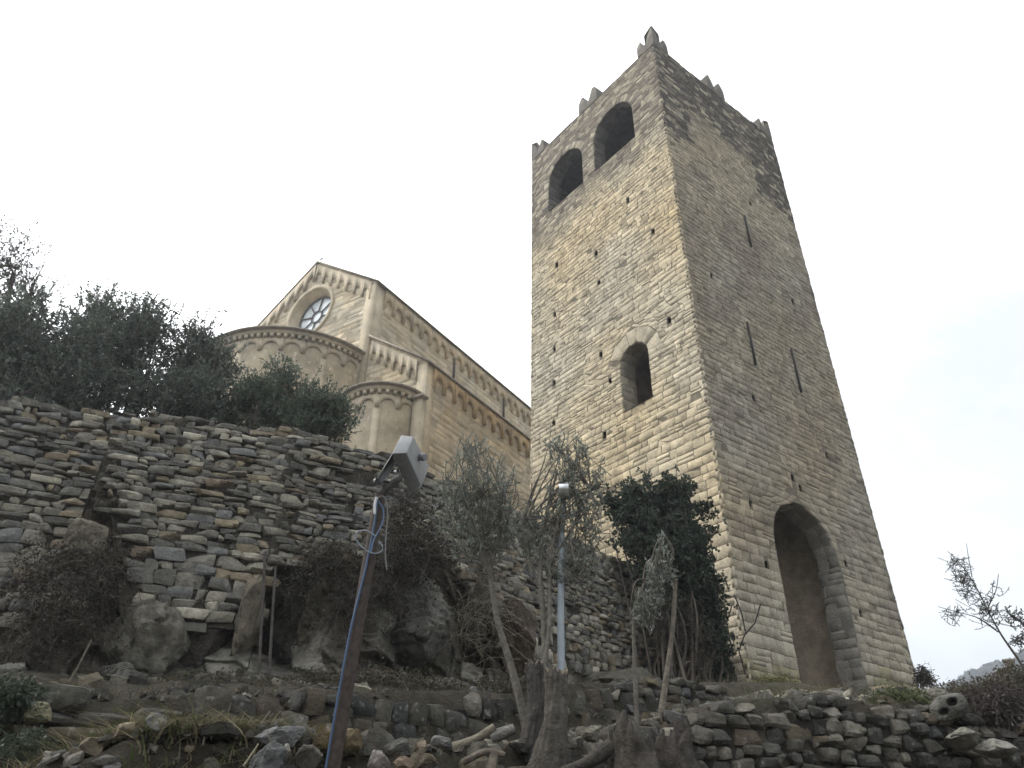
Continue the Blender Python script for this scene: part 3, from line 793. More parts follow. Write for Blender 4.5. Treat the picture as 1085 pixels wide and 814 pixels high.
def stones(mb, cen, dims, T, N, col, seed=0, rough=.05, chip=.22, pr=(9, 22), skew=.05, rot=.028):
    """many irregular blocks at once: centres (S,3), half sizes (S,3) along tangent T, normal N and up"""
    n = len(cen)
    V = np.tile(T4V[None], (n, 1, 1))
    p = rng.uniform(*pr, (n, 1, 1))
    V = V / (np.sum(np.abs(V) ** p, axis=2, keepdims=True) ** (1 / p))
    # chips: clamp against random planes
    for k in range(5):
        d = rng.normal(size=(n, 3)); d[:, 2] *= .6; d /= np.linalg.norm(d, axis=1)[:, None]
        lim = rng.uniform(1.05 - chip, 1.5, (n, 1))
        s_ = np.einsum('nvk,nk->nv', V, d); over = np.clip(s_ - lim, 0, None)
        V = V - over[..., None] * d[:, None]
    # taper and skew
    V[..., 2] *= 1 + rng.normal(0, skew * 1.6, (n, 1)) * V[..., 0]
    V[..., 0] += rng.normal(0, skew * 1.6, (n, 1)) * V[..., 2]
    ph = rng.uniform(0, 50, (n, 1, 3))
    V = V + (noise(V * [1.2, 1.2, 1.0] + ph, 1.1, 2, seed) * rough)[..., None] * V
    a = rng.normal(0, rot, n); ca, sa = np.cos(a), np.sin(a)
    X = V[..., 0] * dims[:, None, 0]; Z = V[..., 2] * dims[:, None, 2]; Y = V[..., 1] * dims[:, None, 1]
    X, Z = X * ca[:, None] - Z * sa[:, None], X * sa[:, None] + Z * ca[:, None]
    P = cen[:, None] + X[..., None] * T[:, None] + Y[..., None] * N[:, None]
    P[..., 2] += Z
    q = (np.arange(n) * len(T4V))[:, None, None] + T4Q[None]
    mb.add(P.reshape(-1, 3), q.reshape(-1, 4), col=np.repeat(col, len(T4V), 0))

STONE_PAL = np.array([[.20, .19, .165], [.155, .15, .14], [.26, .245, .205], [.13, .125, .115], [.235, .20, .145], [.165, .168, .168], [.36, .34, .29], [.105, .10, .09], [.20, .165, .125]])
STONE_PAL = STONE_PAL * [1.03, 1.0, .93]
STONE_P = np.array([.22, .17, .17, .11, .09, .06, .09, .04, .05])
def stone_cols(n, gain=1.0, wob=.15):
    c = STONE_PAL[rng.choice(len(STONE_PAL), n, p=STONE_P)] * gain
    return c * (1 + rng.normal(0, wob, (n, 1)))

class Path:
    def __init__(s, pts):                     # pts: (az, d) from left to right
        az = np.array([p[0] for p in pts], float); d = np.array([p[1] for p in pts], float)
        s.az = np.linspace(az[0], az[-1], 400); s.d = np.interp(s.az, az, d)
        s.P = np.stack([s.d * np.sin(np.radians(s.az)), s.d * np.cos(np.radians(s.az))], 1)
        # smooth the corners a little
        k = np.ones(15) / 15
        for _ in range(2):
            pad = np.vstack([np.repeat(s.P[:1], 7, 0), s.P, np.repeat(s.P[-1:], 7, 0)])
            s.P = np.stack([np.convolve(pad[:, i], k, 'valid') for i in (0, 1)], 1)
        s.s = np.concatenate([[0], np.cumsum(np.linalg.norm(np.diff(s.P, axis=0), axis=1))]); s.L = s.s[-1]
        t = np.gradient(s.P, axis=0); s.T = t / np.linalg.norm(t, axis=1)[:, None]
    def at(s, x):
        P = np.stack([np.interp(x, s.s, s.P[:, i]) for i in (0, 1)], -1)
        T = np.stack([np.interp(x, s.s, s.T[:, i]) for i in (0, 1)], -1); T /= np.linalg.norm(T, axis=-1, keepdims=True)
        z = np.zeros(P.shape[:-1] + (1,))
        P, T = np.concatenate([P, z], -1), np.concatenate([T, z], -1)
        N = np.stack([T[..., 1], -T[..., 0], T[..., 2]], -1)          # towards the viewer's side
        return P, T, N
    def azs(s, x): return np.interp(x, s.s, s.az)

def rubble_wall(name, path, zlo, zhi, hfun, wfun, label, cat, depth=.3, batter=.08, tilt=0.0, gain=1.0, holes=None, tone=None, wob=.06, rag=.06, **sk):
    """zlo, zhi: functions of azimuth. hfun(s,z): course height; wfun(s,z,h): stone length"""
    mb = MB(); xs = np.linspace(0, path.L, 60); zmin = min(zlo(a) for a in path.azs(xs)); zmax = max(zhi(a) for a in path.azs(xs)) + .15
    cen, dim, Ts, Ns, cols = [], [], [], [], []
    z = zmin - abs(tilt) * path.L; row = 0
    while z < zmax + abs(tilt) * path.L:
        h = hfun(rng.uniform(0, path.L), z); x = rng.uniform(-.3, 0)
        while x < path.L:
            zc = z + h / 2 + tilt * (x - path.L / 2) + wob * float(noise(np.array([x * .9, z * .7, 0.]), 1.0, 2, 6))
            az = float(path.azs(max(x, 0)))
            lo, hi = zlo(az), zhi(az) + rag * float(noise(np.array([x * 3.0, 1., 2.]), 1.0, 2, 2))
            w = wfun(x, zc, h)
            if lo < zc < hi and rng.uniform() > .012 and not (holes and holes(az, zc)):
                split = h > .13 and rng.uniform() < .16
                parts = [(zc - h * .26, h * .46), (zc + h * .25, h * .47)] if split else [(zc, h * rng.uniform(.84, 1.02))]
                for (c_, hh) in parts:
                    P, T, N = path.at(np.array(x + w / 2))
                    off = -batter * (c_ - lo) + rng.normal(0, .009)
                    P = P + N * (off - depth / 2); P[2] = c_
                    cen.append(P); Ts.append(T); Ns.append(N)
                    dim.append([w * .525, depth / 2 * rng.uniform(.9, 1.12), hh * .56])
                    cols.append(tone(az, c_) if tone else 1.0)
            x += w
        z += h; row += 1
    n = len(cen)
    col = stone_cols(n, gain) * np.array(cols)[:, None]
    stones(mb, np.array(cen), np.array(dim), np.array(Ts), np.array(Ns), col, **sk)
    # earth packed behind and between the stones
    xs = np.linspace(0, path.L, int(path.L / .05)); Pb, Tb, Nb = path.at(xs); az_ = path.azs(xs)
    l_ = np.array([zlo(a) for a in az_]); h_ = np.maximum(np.array([zhi(a) for a in az_]) - .16, l_); rows_ = []
    for f_ in np.linspace(0, 1, 40):
        z_ = l_ + (h_ - l_) * f_; off = -batter * (z_ - l_) - .07 + .035 * noise(np.stack([xs * 6, z_ * 6, xs * 0], 1), 1.0, 3, 3)
        q_ = Pb + Nb * off[:, None]; q_[:, 2] = z_; rows_.append(q_)
    rows_ = np.array(rows_); mb.grid(rows_, np.clip(np.array([.055, .048, .037]) * gain * (1 + .5 * noise(rows_, 5, 3, 2))[..., None], .01, .4))
    P, T, N = path.at(np.array(path.L / 2)); P = P.copy(); P[2] = zlo(float(path.azs(path.L / 2)))
    mb.base = P
    o = mb.build(name, M_RUBBLE, smooth='sharp')
    return tag(o, label, cat), n

def zt3(az): return prof(az)[8 - 0] if False else float(np.interp(az, PR[:, 0], PR[:, 9]))
def zpix(px, py, d): return float(at(px, py, d)[2])
# upper terrace wall
p3 = Path([(a, float(np.interp(a, PR[:, 0], PR[:, 7]))) for a in (-50, -44, -38, -31, -25, -19, -14, -9.5, -4, 1.4, 6.5, 11.0)])
D3 = lambda a: float(np.interp(a, PR[:, 0], PR[:, 7]))
# lower edge of the laid stones, read along the wall (photo x, photo y)
EDGE = [(-200, 690), (0, 655), (55, 640), (62, 545), (118, 540), (128, 655), (270, 668), (278, 600), (400, 585), (470, 590), (520, 650), (545, 712), (640, 712), (705, 712)]
ea = np.array([az_of(x, y) for x, y in EDGE]); ez = np.array([zpix(x, y, D3(az_of(x, y))) for x, y in EDGE])
lo3 = lambda a: float(np.interp(a, ea, ez))
hi3 = lambda a: float(np.interp(a, PR[:, 0], PR[:, 9])) + float(np.interp(a, [-40, -8, 2, 11], [.34, .30, .22, .12]))
def h3(x, z): return rng.uniform(.05, .105) if z > 2.9 else rng.uniform(.10, .20)
def w3(x, z, h):
    az = p3.azs(x)
    if -33 < az < -19 and z < 3.1: return rng.uniform(.14, .38)
    if az > 0: return rng.uniform(.09, .28)
    return rng.uniform(.12, .36) if rng.uniform() < .75 else rng.uniform(.06, .14)
def holes3(az, z):
    for (x, y, rx, ry) in ((372, 500, 1.2, .16), (362, 533, .7, .12), (612, 641, .55, .12), (545, 600, .4, .12)):
        a0 = az_of(x, y); z0 = zpix(x, y, D3(a0))
        if ((az - a0) / rx) ** 2 + ((z - z0) / ry) ** 2 < 1: return True
    return False
o, n = rubble_wall('terrace_wall', p3, lo3, hi3, h3, w3, 'tall dry stone terrace wall of thin dark slabs below the church', 'wall', depth=.5, batter=.09, tilt=-.035, holes=holes3, gain=.92)
# middle terrace wall; its low gain puts the backlit foreground's shade into the stone colour
p2 = Path([(a, float(np.interp(a, PR[:, 0], PR[:, 4]))) for a in (-50, -44, -38, -31, -25, -19, -9.5, 1.4, 7, 11.5, 16)])
lo2 = lambda a: float(np.interp(a, PR[:, 0], PR[:, 5])) - .12
hi2 = lambda a: float(np.interp(a, PR[:, 0], PR[:, 6])) - .03
o, n = rubble_wall('terrace_wall', p2, lo2, hi2, lambda x, z: rng.uniform(.07, .13) if rng.uniform() < .5 else rng.uniform(.13, .24),
                   lambda x, z, h: rng.uniform(.18, .45) if p2.azs(x) < -18 else rng.uniform(.12, .30), 'low dark terrace wall running under the rocks and brambles', 'wall', depth=.35, batter=.12, gain=.34, wob=.12, pr=(5, 10), rough=.11, skew=.08, rot=.05, chip=.35)
# lower wall at the right; its stones are darkened for the same backlit shade
p1 = Path([(a, float(np.interp(a, PR[:, 0], PR[:, 1])) - .1) for a in (-1.5, 1.4, 6, 11.5, 16, 20, 24, 27, 30, 33.5, 40, 46)])
lo1 = lambda a: float(np.interp(a, PR[:, 0], PR[:, 2])) - .2
hi1 = lambda a: float(np.interp(a, PR[:, 0], PR[:, 3])) - .02
o, n = rubble_wall('terrace_wall', p1, lo1, hi1, lambda x, z: rng.uniform(.075, .155), lambda x, z, h: h * rng.uniform(.9, 2.1),
                   'rough grey dry stone wall in front of the tower foot', 'wall', depth=.4, batter=.10, gain=.47, wob=.16, rag=.12, pr=(4.5, 9), rough=.13, skew=.10, rot=.07, chip=.4)


# ------------------------------------------------------------------ the natural rock the tall wall stands on
na, nh = 620, 70
ab = np.linspace(-50, 11.2, na); tb = np.linspace(0, 1, nh)
foot = np.array([float(np.interp(a, PR[:, 0], PR[:, 8])) for a in ab]) - .25
topz = np.array([lo3(a) for a in ab]); topz = np.maximum(topz, foot + .3) + .22
dw = np.array([D3(a) for a in ab])
ZZ = foot[:, None] + (topz - foot)[:, None] * tb[None]
base_d = dw[:, None] + .16 - .55 * (1 - tb[None]) ** 2.2 * np.clip((topz - foot)[:, None] - .3, 0, 1)
def bp(dd_): return np.stack([np.sin(np.radians(ab))[:, None] * dd_, np.cos(np.radians(ab))[:, None] * dd_, ZZ], -1)
B0 = bp(base_d)
rid = 1 - np.abs(noise(B0 * [1, 1, 1.5], 1.3, 4, 3)) * 2
blk = noise(np.floor(B0 * [2.3, 2.3, 3.4] + .8 * noise(B0, 1.4, 2, 1)[..., None]) + .5, 5.0, 1, 6)
disp = .20 * rid + .17 * blk + .10 * noise(B0, 4, 4, 2) + .05 * noise(B0 * [1, 1, 2.5], 9, 3, 5)
for (x, y, rx, ry, dp_) in ((212, 660, 5.0, .34, -.75), (298, 650, 2.4, .75, -.65), (95, 640, 3.0, .3, -.3), (500, 660, 2.0, .6, -.45), (462, 700, 3.2, .28, -.5)):
    a0 = az_of(x, y); z0 = zpix(x, y, D3(a0))
    q = ((ab[:, None] - a0) / rx) ** 2 + ((ZZ - z0) / ry) ** 2
    disp = disp + dp_ * np.exp(-q ** 1.5)
RB = bp(base_d - disp * np.clip((topz - foot)[:, None] - .25, .1, 1))
rcol = np.array([.155, .145, .12]) * (1 + .5 * blk + .3 * noise(B0, 2.5, 3, 8))[..., None]
soil_m = sm(noise(B0, .8, 3, 9) + .35 * (1 - tb[None]), .0, .5)[..., None]
rcol = np.clip(rcol * (1 - soil_m) + np.array([.075, .06, .045]) * soil_m, .03, .5)
rb = MB(); rb.grid(RB, rcol); rb.base = RB[na // 2, 0]
tag(rb.build('rock_outcrop', M_ROCK, smooth=False), 'rough natural rock outcrop with dark hollows that carries the tall wall', 'rock')

# ------------------------------------------------------------------ boulders and loose stones
def boulder(name, P, dims, label, cat='boulder', col=(.19, .18, .15), yaw=0., tiltx=0., seed=0, planes=14, strata=0.0, group=None, holes=None, rough=.09):
    r = np.random.default_rng(100 + seed)
    V = rounded(T12V, 2.6)
    for k in range(planes):
        d = r.normal(size=3); d /= np.linalg.norm(d); lim = r.uniform(.52, .9)
        s_ = V @ d; V = V - np.clip(s_ - lim, 0, None)[:, None] * d * .92
    if strata:
        ly = V[:, 2] * 7 + .9 * noise(V, 1.0, 2, seed) + V[:, 0] * 1.3
        V = V * (1 + strata * (np.abs((ly % 1) - .5) - .25)[:, None] * [1, 1, .1])
    V = V * (1 + rough * noise(V + seed, 2.2, 4, seed % 7)[:, None] + .045 * noise(V + seed, 6, 3, 2)[:, None] - .10 * np.clip(1 - np.abs(noise(V + seed * 2, 1.7, 3, 4)) * 7, 0, 1)[:, None])
    V = V * np.array(dims) / np.abs(V).max(0)
    if holes:
        pass
    ct, st = math.cos(tiltx), math.sin(tiltx)
    V = np.stack([V[:, 0] * ct - V[:, 2] * st, V[:, 1], V[:, 0] * st + V[:, 2] * ct], 1)
    cy, sy = math.cos(yaw), math.sin(yaw)
    V = np.stack([V[:, 0] * cy - V[:, 1] * sy, V[:, 0] * sy + V[:, 1] * cy, V[:, 2]], 1)
    m = MB(); m.base = np.array(P) - [0, 0, dims[2]]
    c = np.array(col) * .72 * (1 + .3 * noise(V + seed, 3.0, 3, 5))[:, None]
    m.add(V + np.array(P), T12Q, col=np.clip(c, .02, .7))
    return tag(m.build(name, M_ROCK, smooth='sharp'), label, cat, group)
def bpx(px, py, d, w, h, label, dep=None, back=0.0, **k):
    """boulder whose visible middle is at the photo pixel, width and height in pixels"""
    P = at(px, py, d); sl_ = np.linalg.norm(P) / FOC / np.linalg.norm(ray(px, py)) * np.linalg.norm(ray(px, py))
    sc = float(P @ FWD) / FOC
    hw, hh = w * sc / 2, h * sc / 2 / .86
    dp_ = dep if dep else (hw + hh) / 2
    v = P / np.linalg.norm(P[:2])
    P = P + np.array([v[0], v[1], 0]) * (dp_ * .6 + back)
    return boulder(k.pop('name', 'boulder'), P, (hw, dp_, hh), label, **k)
RK = (.20, .19, .16); RD = (.12, .115, .10)
bpx(152, 683, 9.15, 96, 92, 'big pale outcrop of cracked rock under the blocky wall stones', seed=1, col=(.19, .175, .14), rough=.16, planes=20)
bpx(125, 716, 8.95, 70, 26, 'flat layered ledge of rock at the foot of the big pale outcrop', seed=2, strata=.25, col=(.23, .22, .19))
bpx(263, 655, 9.2, 25, 92, 'narrow upright rock standing beside the dark cavity', seed=3, col=(.22, .19, .14), dep=.3)
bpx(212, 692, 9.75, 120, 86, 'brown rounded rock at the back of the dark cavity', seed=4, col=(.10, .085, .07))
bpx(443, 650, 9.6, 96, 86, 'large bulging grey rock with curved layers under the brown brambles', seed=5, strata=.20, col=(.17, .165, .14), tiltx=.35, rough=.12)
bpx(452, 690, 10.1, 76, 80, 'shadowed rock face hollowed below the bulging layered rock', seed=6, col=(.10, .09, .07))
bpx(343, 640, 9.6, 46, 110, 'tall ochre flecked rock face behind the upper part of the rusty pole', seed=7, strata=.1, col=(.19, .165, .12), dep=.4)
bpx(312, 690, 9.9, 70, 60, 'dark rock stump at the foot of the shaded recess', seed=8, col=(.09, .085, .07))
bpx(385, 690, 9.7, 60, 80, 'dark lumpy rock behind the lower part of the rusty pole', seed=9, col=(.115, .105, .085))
bpx(88, 578, 9.45, 36, 46, 'single tan boulder sticking out of the wall above the brambles', seed=10, col=(.25, .22, .16), dep=.3, back=-.42, name='wall_boulder')
bpx(45, 690, 9.2, 66, 56, 'broken brown rock showing through the left hand brambles', seed=11, col=(.13, .12, .10))
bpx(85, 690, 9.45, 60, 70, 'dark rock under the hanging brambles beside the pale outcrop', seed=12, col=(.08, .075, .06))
bpx(10, 715, 8.4, 44, 36, 'pale jutting stone at the far left above the low dark wall', seed=13, col=(.22, .21, .18))
bpx(540, 665, 10.8, 60, 100, 'rusty brown earth covered rock behind the leaning olive stem', seed=14, col=(.10, .075, .055))
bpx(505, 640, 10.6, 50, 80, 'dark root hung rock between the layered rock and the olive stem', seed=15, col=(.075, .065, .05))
bpx(715, 690, 13.6, 50, 60, 'earthy brown rock beneath the ivy beside the tower', seed=16, col=(.10, .085, .065))
bpx(660, 722, 12.2, 120, 30, 'low earth covered rock at the foot of the tall wall behind the thin stake', seed=17, col=(.12, .11, .085))
bpx(43, 755, 6.5, 24, 20, 'square yellowish stone in the low dark wall', seed=18, col=(.30, .28, .17), dep=.14, name='loose_stone', cat='stone')
bpx(165, 764, 4.75, 26, 22, 'upright pale stone on the grassy heap at the left', seed=19, col=(.26, .255, .23), name='loose_stone', cat='stone')
bpx(298, 778, 4.75, 50, 21, 'flat pale grey slab lying on the rubble heap left of the rusty pole', seed=20, col=(.30, .30, .29), name='loose_stone', cat='stone', tiltx=.06)
bpx(346, 781, 4.9, 44, 24, 'rust orange stone just left of the rusty pole', seed=21, col=(.20, .145, .075), name='loose_stone', cat='stone')
bpx(371, 786, 4.95, 26, 26, 'orange brown stone just right of the rusty pole', seed=22, col=(.20, .15, .085), name='loose_stone', cat='stone')
bpx(284, 806, 4.45, 44, 38, 'large dark grey rock at the bottom edge left of the rusty pole', seed=23, col=(.15, .15, .145), name='loose_stone', cat='stone')
bpx(326, 805, 4.55, 30, 26, 'rounded brown stone at the bottom edge beside the blue cable', seed=24, col=(.17, .15, .12), name='loose_stone', cat='stone')
bpx(304, 795, 4.6, 9, 12, 'small whitish pebble standing among the dark rubble', seed=25, col=(.42, .40, .34), name='loose_stone', cat='stone')
bpx(400, 806, 4.8, 28, 22, 'pinkish grey block right of the foot of the rusty pole', seed=26, col=(.25, .22, .20), name='loose_stone', cat='stone')
bpx(422, 790, 5.05, 30, 16, 'long dark stone topmost in the rubble right of the pole', seed=27, col=(.16, .15, .13), name='loose_stone', cat='stone')
bpx(449, 806, 4.95, 30, 16, 'tan flat stone low in the rubble heap', seed=28, col=(.24, .20, .14), name='loose_stone', cat='stone')
bpx(468, 786, 5.3, 24, 12, 'thin grey stone on the crest of the rubble heap', seed=29, col=(.19, .185, .17), name='loose_stone', cat='stone')
bpx(429, 812, 4.7, 24, 18, 'reddish tan stone at the bottom edge of the rubble heap', seed=30, col=(.25, .185, .13), name='loose_stone', cat='stone')
bpx(628, 775, 6.0, 24, 18, 'squared tan stone between the thick olive trunk and the hollow stump', seed=31, col=(.25, .23, .18), dep=.12, name='loose_stone', cat='stone')
bpx(502, 736, 8.9, 14, 16, 'pointed pale stone above the thin layered wall', seed=32, col=(.24, .24, .22), name='loose_stone', cat='stone')
bpx(990, 738, 8.55, 32, 15, 'flat squared block lying on the wall right of the tower', seed=33, col=(.27, .25, .20), name='loose_stone', cat='stone', planes=4)
bpx(940, 732, 9.3, 34, 12, 'long brown slab at the right foot of the tower', seed=34, col=(.25, .20, .13), name='loose_stone', cat='stone')
bpx(1020, 782, 8.0, 44, 22, 'big pale wedge shaped stone in the lower right wall', seed=35, col=(.26, .245, .20), dep=.2, name='loose_stone', cat='stone')
bpx(1055, 792, 8.0, 40, 18, 'tilted long stone at the right end of the lower wall', seed=36, col=(.25, .235, .20), dep=.2, tiltx=-.2, name='loose_stone', cat='stone')
bpx(733, 738, 11.4, 10, 8, 'small white stone on the strip below the ivy', seed=37, col=(.55, .54, .52), name='loose_stone', cat='stone')
bpx(776, 731, 11.6, 12, 9, 'little squared white stone at the near corner of the tower', seed=38, col=(.52, .52, .51), name='loose_stone', cat='stone')
bpx(692, 735, 11.0, 9, 8, 'whitish stone beside the bare stake', seed=39, col=(.5, .48, .44), name='loose_stone', cat='stone')
bpx(1070, 702, 10.6, 14, 12, 'pale stone on the brushy mound at the right edge', seed=40, col=(.38, .34, .27), name='loose_stone', cat='stone')
bpx(1062, 712, 10.2, 18, 9, 'flat tan stone half way up the brushy mound', seed=41, col=(.30, .26, .19), name='loose_stone', cat='stone')
# stone pierced by two holes
P0 = at(1006, 750, 8.3); vv = P0 / np.linalg.norm(P0[:2]); fx = np.array([vv[1], -vv[0], 0]); fy = np.array([vv[0], vv[1], 0])
V = rounded(cube_grid(40)[0], 2.8); V = V * (1 + .14 * noise(V, 1.8, 4, 3)[:, None])
for (cx, cz, rx_, rz_) in ((-.40, -.22, .24, .24), (.28, .20, .27, .30)):
    q = ((V[:, 0] - cx) / rx_) ** 2 + ((V[:, 2] - cz) / rz_) ** 2
    V[:, 1] += np.where(V[:, 1] < 0, 1.25 * np.exp(-q ** 3), 0)
V = V * [.155, .10, .10]; a_ = .35
V = np.stack([V[:, 0] * math.cos(a_) - V[:, 2] * math.sin(a_), V[:, 1], V[:, 0] * math.sin(a_) + V[:, 2] * math.cos(a_)], 1)
hs = MB(); hs.add(P0 + V[:, :1] * fx + V[:, 1:2] * fy + V[:, 2:] * np.array([0, 0, 1.]), cube_grid(40)[1], col=(.12, .115, .10)); hs.base = P0 - [0, 0, .13]
tag(hs.build('pierced_stone', M_ROCK, smooth=True), 'grey stone pierced by two dark round holes beside the flat block', 'stone')

# loose rubble scattered on the heaps and strips
def scatter(n, azr, dr, size, label, group, gain=1.0):
    for k in range(n):
        az = rng.uniform(*azr); d = rng.uniform(*dr) if not callable(dr) else dr(az)
        s_ = rng.uniform(*size); P = on_ground(az, d, s_ * .25)
        m = MB(); m.base = P - [0, 0, s_ * .4]
        a = rng.uniform(0, 6.28); T = np.array([[math.cos(a), math.sin(a), rng.normal(0, .2)]]); N = np.array([[-math.sin(a), math.cos(a), rng.normal(0, .2)]])
        stones(m, P[None], np.array([[s_ * rng.uniform(.8, 1.4), s_ * rng.uniform(.7, 1.1), s_ * rng.uniform(.4, .8)]]), T, N, stone_cols(1, gain), rough=.2, chip=.5)
        tag(m.build('rubble_stone', M_ROCK, smooth='sharp'), label, 'stone', group)
scatter(105, (-20, 0), (4.6, 5.6), (.035, .12), 'small dark angular stone in the rubble heap beside the rusty pole', 'loose stones of the rubble heap', .65)
scatter(34, (-1, 15), (6.1, 7.0), (.03, .08), 'small stone among the debris behind the olive trunks', 'loose stones behind the trunks', .6)
scatter(40, (-8, 16), (9.6, 11.2), (.03, .09), 'small stone on the bare strip below the tall wall', 'loose stones on the upper strip', .7)
scatter(26, (-34, -10), (7.2, 8.6), (.03, .10), 'small dark stone on the strip under the rocks', 'loose stones below the rocks', .5)
scatter(28, (17, 33), (8.4, 9.6), (.05, .13), 'grey stone lying on top of the wall before the tower', 'loose stones before the tower', .7)

# gravel and broken stone too small and too many to count
def gravel(n, azr, dr, size, name, label, gain):
    az = rng.uniform(*azr, n); d = rng.uniform(*dr, n)
    P = np.array([on_ground(a, q, .0) for a, q in zip(az, d)]); keep = noise(P, 1.1, 3, 6) > -.25; P = P[keep]; n = len(P)
    s_ = size[0] + (size[1] - size[0]) * rng.uniform(0, 1, n) ** 2.5; P[:, 2] += s_ * .25
    a = rng.uniform(0, 6.28, n); T = unit(np.stack([np.cos(a), np.sin(a), rng.normal(0, .3, n)], 1)); N = unit(np.stack([-np.sin(a), np.cos(a), rng.normal(0, .3, n)], 1))
    m = MB(); stones(m, P, np.stack([s_ * rng.uniform(.8, 1.6, n), s_, s_ * rng.uniform(.4, .9, n)], 1), T, N, stone_cols(n, gain), rough=.2, chip=.5)
    o = m.build(name, M_ROCK, smooth='sharp'); return tag(o, label, 'gravel', kind='stuff')
def unit(v): return v / (np.linalg.norm(v, axis=-1, keepdims=True) + 1e-9)
gravel(1700, (-34, 4), (4.5, 6.6), (.012, .055), 'gravel', 'broken stone littering the rubble heap in the foreground', .75)
gravel(1500, (-36, 16), (6.9, 11.5), (.012, .06), 'gravel', 'broken stone littering the strips between the terrace walls', .5)
gravel(900, (2, 36), (6.2, 11), (.012, .06), 'gravel', 'broken stone lying behind the top of the lower right wall', .8)

# ------------------------------------------------------------------ plants
def sc_at(P): return float(np.asarray(P) @ FWD) / FOC
def ell(px, py, d, a, b, dep=None):
    """ellipsoid: centre, radii (across, deep, high) in metres"""
    P = at(px, py, d); s_ = sc_at(P); v = P / np.linalg.norm(P[:2])
    return dict(c=P, r=np.array([a * s_, (dep if dep else (a + b) / 2 * s_), b * s_ / .85]), X=np.array([v[1], -v[0], 0]), Y=np.array([v[0], v[1], 0]))
def sample(e, n, surf=.45):
    u = rng.normal(size=(n, 3)); u /= np.linalg.norm(u, axis=1)[:, None]
    u *= (rng.uniform(0, 1, n) ** surf)[:, None]
    return e['c'] + (u[:, :1] * e['r'][0]) * e['X'] + (u[:, 1:2] * e['r'][1]) * e['Y'] + (u[:, 2:] * e['r'][2]) * np.array([0, 0, 1.]), u[:, :1] * e['X'] + u[:, 1:2] * e['Y'] + u[:, 2:] * np.array([0, 0, 1.])
def unit(v): return v / (np.linalg.norm(v, axis=-1, keepdims=True) + 1e-9)
def leaf_quads(mb, P, D, L, Wd, col):
    n = len(P); s_ = unit(np.cross(D, rng.normal(size=(n, 3))))
    up = np.cross(s_, D)
    q = np.stack([P, P + D * (L * .5)[:, None] + s_ * (Wd * .5)[:, None] + up * (Wd * .12)[:, None], P + D * L[:, None], P + D * (L * .5)[:, None] - s_ * (Wd * .5)[:, None] + up * (Wd * .12)[:, None]], 1)
    mb.add(q.reshape(-1, 3), np.arange(4 * n).reshape(-1, 4), col=np.repeat(col, 4, 0))
def twig_tubes(mb, pts, r0, r1, col):
    """pts (T,K,3) -> three sided tubes"""
    T_, K = pts.shape[:2]
    t = unit(np.gradient(pts, axis=1)); a = unit(np.cross(t, np.array([.31, .2, .9]))); b = np.cross(t, a)
    r = np.linspace(r0, r1, K)[None, :, None, None]
    th = np.array([0, 2.094, 4.189])
    V = pts[:, :, None] + (a[:, :, None] * np.cos(th)[None, None, :, None] + b[:, :, None] * np.sin(th)[None, None, :, None]) * r
    q = []
    for k in range(K - 1):
        for j in range(3):
            j2 = (j + 1) % 3; q.append((k * 3 + j, k * 3 + j2, (k + 1) * 3 + j2, (k + 1) * 3 + j))
    q = (np.arange(T_) * K * 3)[:, None, None] + np.array(q)[None]
    c = np.array(col) * rng.uniform(.7, 1.3, (T_, 1)); mb.add(V.reshape(-1, 3), q.reshape(-1, 4), col=np.repeat(c, K * 3, 0))
def foliage(lm, bm, ells, n, per, tl, L, Wd, cols, lift=.5, spread=.8, bark=(.10, .085, .07), weights=None, surf=.45, tr=(.005, .002), clump=None):
    """twigs through the crown volume, each set with leaves"""
    vol = np.array([np.prod(e['r']) for e in ells]) ** .8 if weights is None else np.array(weights, float)
    cnt = rng.multinomial(n, vol / vol.sum())
    for e, k in zip(ells, cnt):
        if k == 0: continue
        if clump:
            cc, _ = sample(e, max(3, k // clump), surf); end = cc[rng.integers(0, len(cc), k)] + rng.normal(0, tl * .42, (k, 3)); dv = unit(end - e['c'])
        else:
            end, dv = sample(e, k, surf)
        d0 = unit(unit(dv) * .7 + np.array([0, 0, lift]) + rng.normal(0, .35, (k, 3)))
        ln = tl * rng.uniform(.55, 1.25, k)
        st = end - d0 * ln[:, None]
        bend = rng.normal(0, .12, (k, 3)) * ln[:, None]
        t_ = np.linspace(0, 1, 5)[None, :, None]
        pts = st[:, None] + (end - st)[:, None] * t_ + bend[:, None] * (4 * t_ * (1 - t_)) * .5
        if bm is not None: twig_tubes(bm, pts, tr[0], tr[1], bark)
        f = rng.uniform(.12, 1.0, (k, per)); i0 = np.clip((f * 4).astype(int), 0, 3); w = f * 4 - i0
        rows = np.arange(k)[:, None]
        P = pts[rows, i0] * (1 - w)[..., None] + pts[rows, i0 + 1] * w[..., None]
        D = unit(unit(pts[rows, i0 + 1] - pts[rows, i0]) + rng.normal(0, spread, P.shape))
        m_ = k * per
        c = np.array(cols)[rng.integers(0, len(cols), m_)] * rng.uniform(.75, 1.25, (m_, 1)) * np.repeat(rng.uniform(.8, 1.2, k), per)[:, None]
        leaf_quads(lm, P.reshape(-1, 3), D.reshape(-1, 3), L * rng.uniform(.6, 1.2, m_), Wd * rng.uniform(.7, 1.2, m_), c)
